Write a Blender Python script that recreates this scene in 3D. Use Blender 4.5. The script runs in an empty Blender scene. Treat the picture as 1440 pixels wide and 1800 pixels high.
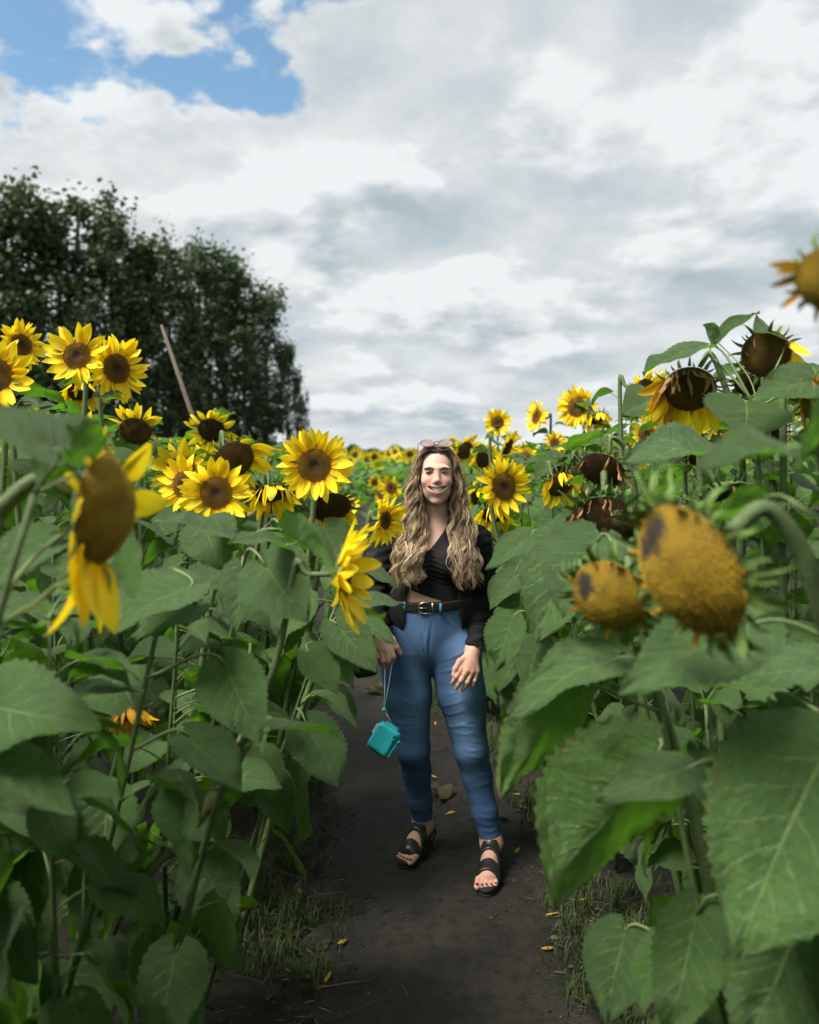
import bpy, math, random
import numpy as np
from mathutils import Vector, Matrix, noise as mnoise

S = bpy.context.scene
COL = S.collection
rad = math.radians

# ------------------------------------------------------------------ camera
CAMZ, FPX, HORY = 1.66, 1500.0, 795.0
cam_d = bpy.data.cameras.new("camera")
cam = bpy.data.objects.new("camera", cam_d)
COL.objects.link(cam)
cam.location = (0, 0, CAMZ)
cam.rotation_euler = (rad(90), 0, 0)
cam_d.sensor_fit = 'HORIZONTAL'
cam_d.sensor_width = 36.0
cam_d.lens = 36.0 * FPX / 1440.0
cam_d.shift_y = -(900.0 - HORY) / 1440.0
cam_d.clip_start = 0.05
cam_d.clip_end = 3000
cam_d.dof.use_dof = True
cam_d.dof.focus_distance = 3.25
cam_d.dof.aperture_fstop = 2.7
S.camera = cam

def P(px, py, d):
    """point at depth d (metres along +Y) seen at pixel px,py of the 1440x1800 photograph"""
    return Vector(((px - 720.0) / FPX * d, d, CAMZ - (py - HORY) / FPX * d))

# ------------------------------------------------------------------ light
SUN_EL, SUN_AZ = rad(57), rad(240)      # azimuth measured clockwise from +Y (camera looks to +Y)
world = bpy.data.worlds.new("World")
S.world = world
world.use_nodes = True
wt = world.node_tree
wt.nodes.clear()

class NB:
    """tiny node-building helper"""
    def __init__(self, tree): self.t = tree
    def n(self, typ, **kw):
        nd = self.t.nodes.new(typ)
        for k, v in kw.items(): setattr(nd, k, v)
        return nd
    def put(self, sock, v):
        if isinstance(v, bpy.types.NodeSocket): self.t.links.new(v, sock)
        elif v is not None: sock.default_value = v
    def m(self, op, a, b=None, c=None, clamp=False):
        nd = self.n('ShaderNodeMath', operation=op, use_clamp=clamp)
        self.put(nd.inputs[0], a); self.put(nd.inputs[1], b)
        if c is not None: self.put(nd.inputs[2], c)
        return nd.outputs[0]
    def ss(self, v, lo, hi, a=0.0, b=1.0):
        nd = self.n('ShaderNodeMapRange', interpolation_type='SMOOTHSTEP')
        for i, x in enumerate((v, lo, hi, a, b)): self.put(nd.inputs[i], x)
        return nd.outputs[0]
    def mix(self, f, a, b, blend='MIX'):
        nd = self.n('ShaderNodeMix', data_type='RGBA', blend_type=blend)
        self.put(nd.inputs[0], f)
        for s, v in ((nd.inputs[6], a), (nd.inputs[7], b)):
            if isinstance(v, tuple) and len(v) == 3: v = (*v, 1)
            self.put(s, v)
        return nd.outputs[2]
    def noise(self, vec, scale, detail=4, rough=.5, dist=0.0, dims='3D'):
        nd = self.n('ShaderNodeTexNoise', noise_dimensions=dims)
        if vec is not None: self.put(nd.inputs['Vector'], vec)
        nd.inputs['Scale'].default_value = scale
        nd.inputs['Detail'].default_value = detail
        nd.inputs['Roughness'].default_value = rough
        nd.inputs['Distortion'].default_value = dist
        return nd.outputs[0]
    def comb(self, x, y, z):
        nd = self.n('ShaderNodeCombineXYZ')
        for i, v in enumerate((x, y, z)): self.put(nd.inputs[i], v)
        return nd.outputs[0]
    def sep(self, v):
        nd = self.n('ShaderNodeSeparateXYZ'); self.put(nd.inputs[0], v)
        return nd.outputs
    def vadd(self, a, b):
        nd = self.n('ShaderNodeVectorMath', operation='ADD')
        self.put(nd.inputs[0], a); self.put(nd.inputs[1], b)
        return nd.outputs[0]
    def ramp(self, f, stops):
        nd = self.n('ShaderNodeValToRGB'); self.put(nd.inputs[0], f)
        e = nd.color_ramp.elements
        while len(e) < len(stops): e.new(0.5)
        for el, (p, c) in zip(e, stops): el.position = p; el.color = (*c, 1)
        return nd.outputs[0]
    def bump(self, h, strength=.4, dist=.01):
        nd = self.n('ShaderNodeBump')
        nd.inputs['Strength'].default_value = strength
        nd.inputs['Distance'].default_value = dist
        self.put(nd.inputs['Height'], h)
        return nd.outputs[0]

w = NB(wt)
sky = w.n('ShaderNodeTexSky', sky_type='NISHITA', sun_disc=False, sun_elevation=SUN_EL,
          sun_rotation=SUN_AZ, altitude=20.0, air_density=1.0, dust_density=0.3, ozone_density=0.8)
bg_sky = w.n('ShaderNodeBackground'); w.put(bg_sky.inputs[0], w.mix(1.0, sky.outputs[0], (0.93, 1.08, 1.02), 'MULTIPLY')); bg_sky.inputs[1].default_value = 0.095
tc = w.n('ShaderNodeTexCoord')
dx, dy, dz = w.sep(tc.outputs['Generated'])
zc = w.m('ADD', w.m('MAXIMUM', dz, 0.0), 0.30)
u_ = w.m('DIVIDE', dx, zc); v_ = w.m('DIVIDE', dy, zc)
pc = w.comb(u_, v_, 0.37)
pc2 = w.comb(w.m('ADD', u_, -0.07), w.m('ADD', v_, -0.10), 0.42)      # the same cloud field a step towards the light
shape = w.noise(pc, 2.3, 8, .55, .1)
shape2 = w.noise(pc2, 2.3, 5, .55, .1)
big = w.noise(w.comb(u_, v_, 3.1), 0.7, 2, .5, .1)
# a break in the cloud cover high up to one side
brk = w.n('ShaderNodeVectorMath', operation='DOT_PRODUCT')
w.put(brk.inputs[0], tc.outputs['Generated']); brk.inputs[1].default_value = Vector((-0.47, 1.0, 0.86)).normalized()
hole = w.ss(w.m('ADD', brk.outputs['Value'], w.m('MULTIPLY', w.m('SUBTRACT', .5, shape), .13)), 0.940, 0.965)
dens = w.m('SUBTRACT', w.m('ADD', shape, w.m('MULTIPLY', w.m('SUBTRACT', big, 0.5), 0.35)), w.m('MULTIPLY', hole, 0.46))
cover = w.ss(dens, 0.15, 0.35)
relief = w.m('SUBTRACT', shape, shape2)
puff = w.ss(shape, 0.465, 0.575)                                        # heaped cloud in front of a paler veil
veil = w.m('ADD', w.m('ADD', 0.435, w.m('MULTIPLY', w.m('SUBTRACT', big, .5), 0.20)), w.m('MULTIPLY', relief, .6))
heap = w.m('ADD', w.m('SUBTRACT', 0.475, w.m('MULTIPLY', w.ss(shape, .54, .70), 0.15)), w.m('MULTIPLY', relief, 1.7))
lum = w.m('ADD', w.m('MULTIPLY', veil, w.m('SUBTRACT', 1.0, puff)), w.m('MULTIPLY', heap, puff))
lum = w.m('ADD', lum, w.m('MULTIPLY', w.m('SUBTRACT', 1.0, w.ss(dens, .30, .46)), .06))
lum = w.m('MINIMUM', w.m('MAXIMUM', lum, 0.31), 0.53)
tint = w.mix(w.ss(lum, .32, .48), (0.85, 0.99, 1.06), (0.96, 1.0, 1.015))
sc_ = w.n('ShaderNodeVectorMath', operation='SCALE'); w.put(sc_.inputs[0], tint); w.put(sc_.inputs['Scale'], lum)
bg_cl = w.n('ShaderNodeBackground'); w.put(bg_cl.inputs[0], sc_.outputs[0]); bg_cl.inputs[1].default_value = 0.91
mixs = w.n('ShaderNodeMixShader'); w.put(mixs.inputs[0], cover)
wt.links.new(bg_sky.outputs[0], mixs.inputs[1]); wt.links.new(bg_cl.outputs[0], mixs.inputs[2])
wo = w.n('ShaderNodeOutputWorld'); wt.links.new(mixs.outputs[0], wo.inputs[0])
world.cycles.sampling_method = 'MANUAL'
world.cycles.sample_map_resolution = 512

sun_d = bpy.data.lights.new("sun", 'SUN')
sun_d.energy = 5.0
sun_d.angle = rad(26)
sun_d.color = (1.0, 0.95, 0.87)
sun = bpy.data.objects.new("sun", sun_d)
COL.objects.link(sun)
to_sun = Vector((math.sin(SUN_AZ) * math.cos(SUN_EL), math.cos(SUN_AZ) * math.cos(SUN_EL), math.sin(SUN_EL)))
sun.rotation_euler = to_sun.to_track_quat('Z', 'Y').to_euler()

vs = S.view_settings
vs.view_transform = 'Standard'
vs.look = 'None'
vs.exposure = 0.9
vs.gamma = 1.0
vs.use_curve_mapping = False
S.render.engine = 'CYCLES'
S.cycles.use_denoising = True
S.cycles.use_adaptive_sampling = True
S.cycles.adaptive_threshold = 0.05
S.cycles.max_bounces = 4
S.cycles.diffuse_bounces = 2
S.cycles.transmission_bounces = 4
S.cycles.caustics_reflective = False
S.cycles.caustics_refractive = False

# ------------------------------------------------------------------ helpers
def rng(seed): return random.Random(seed)

def mk(name, verts, faces, mats=(), uv=None, col=None, smooth=True, midx=None):
    me = bpy.data.meshes.new(name)
    if isinstance(verts, np.ndarray): verts = verts.tolist()
    if isinstance(faces, np.ndarray): faces = faces.tolist()
    me.from_pydata(verts, [], faces)
    for m in mats: me.materials.append(m)
    n = len(me.loops)
    li = np.empty(n, dtype=np.int32); me.loops.foreach_get('vertex_index', li)
    if uv is not None:
        uvl = me.uv_layers.new(name='UVMap')
        uvl.data.foreach_set('uv', np.asarray(uv, dtype=np.float32)[li].ravel())
    if col is not None:
        c = np.asarray(col, dtype=np.float32)
        if c.shape[1] == 3: c = np.hstack([c, np.ones((len(c), 1), np.float32)])
        a = me.color_attributes.new('Col', 'FLOAT_COLOR', 'POINT')
        a.data.foreach_set('color', c.ravel())
    if midx is not None:
        me.polygons.foreach_set('material_index', np.asarray(midx, dtype=np.int32))
    if smooth:
        me.polygons.foreach_set('use_smooth', np.ones(len(me.polygons), dtype=bool))
    me.update()
    return me

WM = {}          # world matrix of everything that parents something
def add(name, data, parent=None, M=None):
    o = bpy.data.objects.new(name, data)
    COL.objects.link(o)
    M = M if M is not None else Matrix.Identity(4)
    WM[o.name] = M
    if parent is not None:
        o.parent = parent
        o.matrix_basis = WM[parent.name].inverted() @ M
    else:
        o.matrix_basis = M
    return o

def tag(o, label=None, cat=None, group=None, kind=None):
    if label: o['label'] = label
    if cat: o['category'] = cat
    if group: o['group'] = group
    if kind: o['kind'] = kind
    return o

def T(v): return Matrix.Translation(Vector(v))

def frame(origin, ydir, zhint, sx=1, sy=1, sz=1):
    """matrix with local +Y along ydir and local +Z as near zhint as possible"""
    y = Vector(ydir).normalized(); z = Vector(zhint)
    x = y.cross(z)
    if x.length < 1e-5: x = y.orthogonal()
    x.normalize(); z = x.cross(y)
    M = Matrix((x * sx, y * sy, z * sz)).transposed().to_4x4()
    M.translation = Vector(origin)
    return M

def tube(pts, radii, sides=8, cap=True):
    pts = [Vector(p) for p in pts]
    V = []; F = []
    n = len(pts)
    if not hasattr(radii, '__len__'): radii = [radii] * n
    prev = None
    for i, p in enumerate(pts):
        t = (pts[min(i + 1, n - 1)] - pts[max(i - 1, 0)]).normalized()
        if prev is None: a = t.orthogonal().normalized()
        else:
            a = prev - t * prev.dot(t)
            a = a.normalized() if a.length > 1e-6 else t.orthogonal().normalized()
        prev = a; b = t.cross(a)
        for k in range(sides):
            th = 2 * math.pi * k / sides
            V.append(p + (a * math.cos(th) + b * math.sin(th)) * radii[i])
    for i in range(n - 1):
        for k in range(sides):
            k2 = (k + 1) % sides
            F.append((i * sides + k, i * sides + k2, (i + 1) * sides + k2, (i + 1) * sides + k))
    if cap:
        F.append(tuple(range(sides))[::-1]); F.append(tuple(range((n - 1) * sides, n * sides)))
    return [tuple(v) for v in V], F

def bez(p0, p1, p2, p3, n):
    out = []
    for i in range(n):
        t = i / (n - 1); s = 1 - t
        out.append(Vector(p0) * s**3 + Vector(p1) * 3*s*s*t + Vector(p2) * 3*s*t*t + Vector(p3) * t**3)
    return out

def spline(pts, n):
    """Catmull-Rom through the points"""
    pts = [Vector(p) for p in pts]
    q = [pts[0] * 2 - pts[1]] + pts + [pts[-1] * 2 - pts[-2]]
    out = []
    m = len(pts) - 1
    for i in range(n):
        t = i / (n - 1) * m; k = min(int(t), m - 1); f = t - k
        a, b, c, d = q[k], q[k+1], q[k+2], q[k+3]
        out.append(0.5 * ((2*b) + (c-a)*f + (2*a-5*b+4*c-d)*f*f + (3*b-a-3*c+d)*f**3))
    return out

def merge(parts):
    """join (verts, faces) lists, return verts, faces, index of the part each face came from"""
    V = []; F = []; I = []
    for k, (v, f) in enumerate(parts):
        o = len(V); V += list(v)
        F += [tuple(i + o for i in ff) for ff in f]; I += [k] * len(f)
    return V, F, I

# ------------------------------------------------------------------ materials
def newmat(name):
    m = bpy.data.materials.new(name); m.use_nodes = True
    t = m.node_tree; t.nodes.clear()
    b = NB(t)
    out = b.n('ShaderNodeOutputMaterial')
    pr = b.n('ShaderNodeBsdfPrincipled')
    t.links.new(pr.outputs[0], out.inputs[0])
    return m, b, pr, out

def simple(name, col, rough=.6, spec=.5, metal=0.0, nscale=None, namt=.25, bump=0.0, bscale=None, coat=0.0):
    m, b, pr, out = newmat(name)
    tcn = b.n('ShaderNodeTexCoord')
    if nscale:
        nz = b.noise(tcn.outputs['Object'], nscale, 6, .6)
        c = b.mix(nz, tuple(x * (1 - namt) for x in col), tuple(min(1, x * (1 + namt)) for x in col))
        b.put(pr.inputs['Base Color'], c)
    else:
        pr.inputs['Base Color'].default_value = (*col, 1)
    pr.inputs['Roughness'].default_value = rough
    pr.inputs['Specular IOR Level'].default_value = spec
    pr.inputs['Metallic'].default_value = metal
    pr.inputs['Coat Weight'].default_value = coat
    if bump:
        nb_ = b.noise(tcn.outputs['Object'], bscale or (nscale or 20) * 2, 6, .6)
        b.put(pr.inputs['Normal'], b.bump(nb_, bump, .01))
    return m

def thin(b, pr, out, colsock, amount):
    """let light through a thin leaf or petal"""
    tr = b.n('ShaderNodeBsdfTranslucent'); b.put(tr.inputs[0], colsock)
    mx = b.n('ShaderNodeMixShader'); b.put(mx.inputs[0], amount)
    b.t.links.new(pr.outputs[0], mx.inputs[1]); b.t.links.new(tr.outputs[0], mx.inputs[2])
    b.t.links.new(mx.outputs[0], out.inputs[0])

def leaf_material(name, top, under, vein, trans, tint_var=.35, dry=0.0):
    m, b, pr, out = newmat(name)
    uvn = b.n('ShaderNodeUVMap'); uvn.uv_map = 'UVMap'
    U, V, _ = b.sep(uvn.outputs[0])
    oi = b.n('ShaderNodeObjectInfo'); rnd = oi.outputs['Random']
    tcn = b.n('ShaderNodeTexCoord')
    offs = b.vadd(tcn.outputs['Object'], b.comb(b.m('MULTIPLY', rnd, 13.0), b.m('MULTIPLY', rnd, 7.0), 0))
    au = b.m('ABSOLUTE', U)
    # side veins sweep forward from the midrib
    wob = b.m('MULTIPLY', b.m('SUBTRACT', b.noise(offs, 14, 2), .5), 0.05)
    t = b.m('ADD', b.m('SUBTRACT', V, b.m('MULTIPLY', b.m('POWER', au, .85), 0.30)), wob)
    fr = b.m('FRACT', b.m('MULTIPLY', b.m('ADD', t, 1.0), 6.5))
    dist = b.m('ABSOLUTE', b.m('SUBTRACT', fr, 0.5))
    lat = b.m('MULTIPLY', b.ss(dist, 0.075, 0.015), b.ss(au, 1.0, 0.25))
    mid = b.ss(au, b.m('SUBTRACT', 0.050, b.m('MULTIPLY', V, 0.03)), 0.012)
    fine = b.n('ShaderNodeTexVoronoi', feature='DISTANCE_TO_EDGE')
    fine.inputs['Scale'].default_value = 95; b.put(fine.inputs['Vector'], offs)
    net = b.ss(fine.outputs['Distance'], .10, .02)
    veins = b.m('MAXIMUM', mid, b.m('MULTIPLY', lat, .8))
    n1 = b.noise(offs, 9, 5, .6); n2 = b.noise(offs, 55, 4, .6)
    hue = b.mix(rnd, tuple(c * (1 - tint_var) for c in top), tuple(c * (1 + tint_var * .8) for c in top))
    hue = b.mix(b.ss(b.m('FRACT', b.m('MULTIPLY', rnd, 7.3)), .55, 1.0, 0.0, .75), hue, (top[0] * 1.15, top[1] * .98, top[2] * 1.75))
    hue = b.mix(b.m('MULTIPLY', b.ss(n1, .40, .70), .6), hue, (top[0] * 1.9, top[1] * 1.2, top[2] * .7))
    hue = b.mix(b.ss(n2, .38, .66, 0.0, .50), hue, tuple(c * .50 for c in top))
    hue = b.mix(b.m('MULTIPLY', net, .22), hue, vein)
    topc = b.mix(b.m('MULTIPLY', veins, .75), hue, vein)
    unc = b.mix(b.m('MULTIPLY', veins, .6), under, tuple(min(1, c * 1.5) for c in under))
    geo = b.n('ShaderNodeNewGeometry')
    c = b.mix(geo.outputs['Backfacing'], topc, unc)
    # worn, browned margins and specks on some of the leaves
    edge = b.m('ADD', b.ss(au, .72, 1.02), b.m('MULTIPLY', b.ss(V, .80, 1.0), .7))
    spot = b.ss(b.m('ADD', b.noise(offs, 22, 5, .65), b.m('MULTIPLY', edge, .16)), .655 - dry, .73 - dry)
    spot = b.m('MULTIPLY', spot, b.ss(rnd, .35, .8))
    c = b.mix(spot, c, (.12, .075, .025))
    b.put(pr.inputs['Base Color'], c)
    b.put(pr.inputs['Roughness'], b.m('ADD', .31, b.m('MULTIPLY', n2, .22)))
    pr.inputs['Specular IOR Level'].default_value = .55
    pr.inputs['Sheen Weight'].default_value = .03
    pr.inputs['Sheen Roughness'].default_value = .4
    h = b.m('SUBTRACT', b.m('ADD', b.m('MULTIPLY', n2, 1.3), b.m('MULTIPLY', b.noise(offs, 24, 3, .55), 1.6)), b.m('ADD', b.m('MULTIPLY', veins, .8), b.m('MULTIPLY', net, .35)))
    b.put(pr.inputs['Normal'], b.bump(h, .85, .005))
    thin(b, pr, out, b.mix(b.m('MULTIPLY', veins, .4), b.mix(spot, trans, (.1, .05, .01)), (.10, .16, .04)), 0.30)
    return m

M_LEAF = leaf_material("leaf_green", (.057, .142, .032), (.088, .185, .032), (.22, .33, .11), (.14, .36, .018))
M_LEAF_DRY = leaf_material("leaf_withering", (.10, .105, .045), (.12, .12, .06), (.22, .20, .11), (.16, .15, .04), dry=.16)

def petal_material(name, base, tip, trans, amt=.35):
    m, b, pr, out = newmat(name)
    uvn = b.n('ShaderNodeUVMap'); uvn.uv_map = 'UVMap'
    U, V, _ = b.sep(uvn.outputs[0])
    oi = b.n('ShaderNodeObjectInfo'); tcn = b.n('ShaderNodeTexCoord')
    lines = b.noise(b.comb(b.m('MULTIPLY', U, 5.0), b.m('MULTIPLY', V, .8), b.m('MULTIPLY', oi.outputs['Random'], 20)), 2.2, 3, .6)
    c = b.mix(b.ss(V, .02, .45), base, tip)
    c = b.mix(b.m('MULTIPLY', b.ss(lines, .42, .68), .35), c, tuple(x * .74 for x in base))
    c = b.mix(b.m('MULTIPLY', oi.outputs['Random'], .25), c, base)
    b.put(pr.inputs['Base Color'], c)
    pr.inputs['Roughness'].default_value = .55
    pr.inputs['Specular IOR Level'].default_value = .25
    b.put(pr.inputs['Normal'], b.bump(lines, .5, .003))
    thin(b, pr, out, b.mix(.5, c, trans), amt)
    return m

M_PETAL = petal_material("petal_yellow", (.92, .55, .008), (.95, .77, .016), (.95, .70, .01))
M_PETAL_OLD = petal_material("petal_ochre", (.52, .22, .012), (.72, .38, .012), (.7, .35, .01))
M_PETAL_FALLEN = petal_material("petal_fallen", (.30, .17, .02), (.46, .31, .04), (.4, .25, .03), .15)
M_PETAL_DRY = petal_material("petal_dried", (.20, .105, .04), (.34, .19, .075), (.3, .15, .04), .15)

def attr_mat(name, rough=.7, spec=.3, bumpscale=None, bstr=.3, var=.25, trans=0):
    m, b, pr, out = newmat(name)
    a = b.n('ShaderNodeAttribute'); a.attribute_name = 'Col'
    tcn = b.n('ShaderNodeTexCoord')
    nz = b.noise(tcn.outputs['Object'], bumpscale or 60, 5, .6)
    dark = b.mix(1.0, a.outputs['Color'], (1 - var,) * 3, 'MULTIPLY')
    c = b.mix(nz, dark, a.outputs['Color'])
    b.put(pr.inputs['Base Color'], c)
    pr.inputs['Roughness'].default_value = rough
    pr.inputs['Specular IOR Level'].default_value = spec
    if bumpscale: b.put(pr.inputs['Normal'], b.bump(nz, bstr, .003))
    if trans: thin(b, pr, out, c, trans)
    return m

M_DISC = attr_mat("seed_disc", .75, .25, 260, .4, .35)
M_STEM = simple("stem_green", (.075, .112, .038), .6, .35, nscale=26, namt=.4, bump=.5, bscale=120)
M_STEM_OLD = simple("stem_olive_brown", (.125, .135, .055), .7, .3, nscale=30, namt=.5, bump=.6, bscale=130)
M_PETIOLE = simple("leaf_stalk_green", (.12, .165, .060), .55, .35, nscale=40, namt=.3)
M_BRACT = simple("bract_green", (.14, .23, .055), .55, .3, nscale=45, namt=.4, bump=.3, bscale=150)
M_BACK = simple("receptacle_green", (.075, .115, .035), .6, .3, nscale=50, namt=.35, bump=.4, bscale=140)
# ------------------------------------------------------------------ ground, path
def path_c(y):
    ys = (-3, 0, 2.0, 3.1, 4.2, 5.3, 6.3, 7.3, 9.0, 14.0)
    xs = (.10, .10, .12, .12, .06, -.25, -.80, -1.9, -4.6, -14.0)
    return float(np.interp(y, ys, xs))
def path_h(y): return float(np.interp(y, (0, 2.5, 3.2, 4.5, 6, 9), (.46, .43, .45, .47, .47, .48)))

def soil_material(name, a, bcol, pebble, rough=.95, bumps=.7):
    m, b, pr, out = newmat(name)
    tcn = b.n('ShaderNodeTexCoord'); o = tcn.outputs['Object']
    n1 = b.noise(o, 2.2, 6, .6); n2 = b.noise(o, 22, 8, .7); n3 = b.noise(o, 130, 4, .7)
    c = b.mix(b.ss(n1, .35, .65), a, bcol)
    c = b.mix(b.ss(n2, .45, .72), c, tuple(x * .55 for x in a))
    vo = b.n('ShaderNodeTexVoronoi'); vo.inputs['Scale'].default_value = 70; b.put(vo.inputs['Vector'], o)
    pb = b.m('MULTIPLY', b.ss(vo.outputs['Distance'], .22, .10), b.ss(b.noise(o, 9, 3), .56, .66))
    c = b.mix(b.m('MULTIPLY', pb, .6), c, pebble)
    b.put(pr.inputs['Base Color'], c)
    b.put(pr.inputs['Roughness'], b.ss(n1, .3, .7, rough - .22, rough))
    pr.inputs['Specular IOR Level'].default_value = .25
    h = b.m('ADD', b.m('ADD', b.m('MULTIPLY', n2, .7), b.m('MULTIPLY', n3, .25)), b.m('MULTIPLY', pb, .5))
    b.put(pr.inputs['Normal'], b.bump(h, bumps, .02))
    return m
M_SOIL = soil_material("soil_dark", (.014, .012, .009), (.021, .0175, .0125), (.09, .08, .06))
M_PATH = soil_material("path_packed_earth", (.013, .0115, .009), (.030, .0265, .021), (.075, .067, .056), .88, .9)

xs = np.concatenate([[-1500, -300, -80, -30, -14], np.arange(-8, 8.01, .1), [14, 30, 80, 300, 1500]])
ys = np.concatenate([[-300, -40, -8], np.arange(-2, 12.01, .1), [14, 18, 25, 40, 80, 200, 600, 2500]])
gx, gy = np.meshgrid(xs, ys)
def gz(x, y):
    return .020 * mnoise.noise((x * 1.3, y * 1.3, 0)) + .016 * mnoise.noise((x * 5, y * 5, 3)) - .012
V = []
for x, y in zip(gx.ravel(), gy.ravel()):
    near = abs(x) <= 8.01 and -2.01 <= y <= 12.01
    z = gz(x, y) if near else -.012
    if near:
        d = abs(x - path_c(y)) / path_h(y)
        z = z * min(1, max(0, (d - .9) / .5)) - .035 * max(0, 1 - max(0, d - .9) / .4)   # sinks under the path
    V.append((x, y, z))
nx, ny = len(xs), len(ys)
F = [(j*nx+i, j*nx+i+1, (j+1)*nx+i+1, (j+1)*nx+i) for j in range(ny-1) for i in range(nx-1)]
ground = add('ground', mk('ground', V, F, [M_SOIL])); tag(ground, kind='structure')

V = []; F = []; K = 44
yy = np.concatenate([np.arange(-1.5, 8, .025), np.arange(8, 14.1, .2)])
for j, y in enumerate(yy):
    c, h = path_c(y), path_h(y)
    hl = h * 1.12 + .05 * mnoise.noise((3.1, y * 1.7, 0)) + .03 * mnoise.noise((3.1, y * 6, 0))
    hr = h * 1.12 + .05 * mnoise.noise((9.1, y * 1.7, 0)) + .03 * mnoise.noise((9.1, y * 6, 0))
    for i in range(K + 1):
        u = i / K * 2 - 1
        x = c + u * (hl if u < 0 else hr)
        e = max(0, (abs(u) - .82) / .18)
        z = .006 * (1 - u * u) + .012 * mnoise.noise((x * 3, y * 3, 5)) + .007 * mnoise.noise((x * 9, y * 9, 7)) + .003 * mnoise.noise((x * 24, y * 24, 2)) - .06 * e * e
        V.append((x, y, z + .004))
n1 = K + 1
F = [(j*n1+i, j*n1+i+1, (j+1)*n1+i+1, (j+1)*n1+i) for j in range(len(yy)-1) for i in range(K)]
path = add('path', mk('path', V, F, [M_PATH])); tag(path, kind='structure')

# ------------------------------------------------------------------ leaf, petal, disc, bract shapes
def blade_points(L, Wd, pitch, droop, fold, wav, seed, rows=26, half=6, base=(0, 0, 0), roll=0.0, teeth=True, curl=0.0):
    """heart-shaped toothed blade: local +Y is outward, +Z up; starts at base and bends down by droop over its length"""
    r = rng(seed)
    ph = r.uniform(0, 6.3); ph2 = r.uniform(0, 6.3); asym = r.uniform(-.08, .08); skew = r.uniform(-.12, .12)
    cols = [math.sin(i / half * math.pi / 2) ** 1.0 for i in range(half + 1)]
    us = [-c for c in cols[::-1]][:-1] + cols
    V = []; UV = []
    cy, cz, ang = base[1], base[2], pitch
    py_, pz_ = [], []
    ds = L / rows
    for i in range(rows + 1):
        py_.append(cy); pz_.append(cz)
        ang = pitch - droop * (i / rows) ** 1.3
        cy += math.cos(ang) * ds; cz += math.sin(ang) * ds
    for i in range(rows + 1):
        v = i / rows
        wv = max(0, math.sin(math.pi * min(1, (v + .004) ** .60))) ** .78 * (1 - .25 * v * v) * Wd * .5
        tooth = (0.045 * ((i % 2) * 2 - 1) * (1 if v > .05 else 0)) if teeth else 0
        a = pitch - droop * v ** 1.3
        ty, tz = math.cos(a), math.sin(a)
        nyv, nzv = -tz, ty
        for u in us:
            au = abs(u)
            wu = wv * (1 + (tooth if au > .97 else 0) + asym * (1 if u > 0 else -1))
            back = .19 * L * au ** 1.6 * max(0, 1 - v * 1.15) ** 5
            lift = fold * au * wu - curl * (au ** 3) * wu
            lift += wav * L * (u * u) * math.sin(9 * v + ph + (1.3 if u > 0 else 0)) * .5
            lift += wav * L * .25 * math.sin(4 * v + ph2)
            lift -= .010 * L * math.exp(-(u / .10) ** 2) * (1 - v)
            q = ((v - .30 * au) * 6.5 + 1) % 1
            lift += .022 * L * (abs(q - .5) * 2 - .5) * min(1, au * 4) * max(0, 1 - au ** 6)  # quilting between side veins
            lift += .060 * L * mnoise.noise((u * 1.4 + seed * 3.7, v * 3.1, seed * 1.9)) * min(1, v * 5) + .018 * L * mnoise.noise((u * 3.3 + seed, v * 8, seed * 2.3))
            x = u * wu + skew * L * v * v
            y = py_[i] - ty * back + nyv * lift
            z = pz_[i] - tz * back + nzv * lift
            if roll:
                rr = roll * v
                x, z2 = x * math.cos(rr) - (z - pz_[i]) * math.sin(rr), pz_[i] + x * math.sin(rr) + (z - pz_[i]) * math.cos(rr)
                z = z2
            V.append((x, y, z)); UV.append((u, v))
    nc = len(us)
    F = [(i*nc+j, i*nc+j+1, (i+1)*nc+j+1, (i+1)*nc+j) for i in range(rows) for j in range(nc-1)]
    return V, F, UV

def leaf_mesh(seed, pet, pitch, droop, fold, wav, Wd=.86, rise=.7, roll=0.0, rows=26, half=6, mat=None, curl=0.0):
    """unit leaf: stalk of length pet from the origin, then a blade 1 long"""
    pts = bez((0, 0, 0), (0, pet * .35, pet * .35 * rise), (0, pet * .75, pet * .62 * rise), (0, pet, pet * .60 * rise), 6)
    v1, f1 = tube(pts, [.022, .017, .014, .013, .012, .010], 5)
    e = pts[-1]
    v2, f2, uv2 = blade_points(1, Wd, pitch, droop, fold, wav, seed, rows, half, base=e, roll=roll, curl=curl)
    Vv = list(v2) + v1; o = len(v2)
    Ff = list(f2) + [tuple(i + o for i in f) for f in f1]
    return mk('leaf', Vv, Ff, [mat or M_LEAF, M_PETIOLE], uv=uv2 + [(0, 0)] * len(v1), midx=[0] * len(f2) + [1] * len(f1))

r = rng(5)
LV_UP, LV_MID, LV_HANG, LV_DRY = [], [], [], []
for k in range(7):
    LV_UP.append(leaf_mesh(100 + k, r.uniform(.45, .7), r.uniform(-.35, .15), r.uniform(.5, 1.2), r.uniform(.15, .55), r.uniform(.04, .10), r.uniform(.70, .88), 1.0, r.uniform(-.4, .4)))
for k in range(9):
    LV_MID.append(leaf_mesh(200 + k, r.uniform(.4, .7), r.uniform(-.95, -.35), r.uniform(.6, 1.5), r.uniform(.05, .5), r.uniform(.04, .11), r.uniform(.72, .96), .8, r.uniform(-.5, .5), curl=r.uniform(0, .2)))
for k in range(8):
    LV_HANG.append(leaf_mesh(300 + k, r.uniform(.4, .65), r.uniform(-1.5, -1.0), r.uniform(.1, .7), r.uniform(-.1, .5), r.uniform(.04, .12), r.uniform(.70, .94), .5, r.uniform(-.5, .5), curl=r.uniform(0, .3)))
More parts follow.
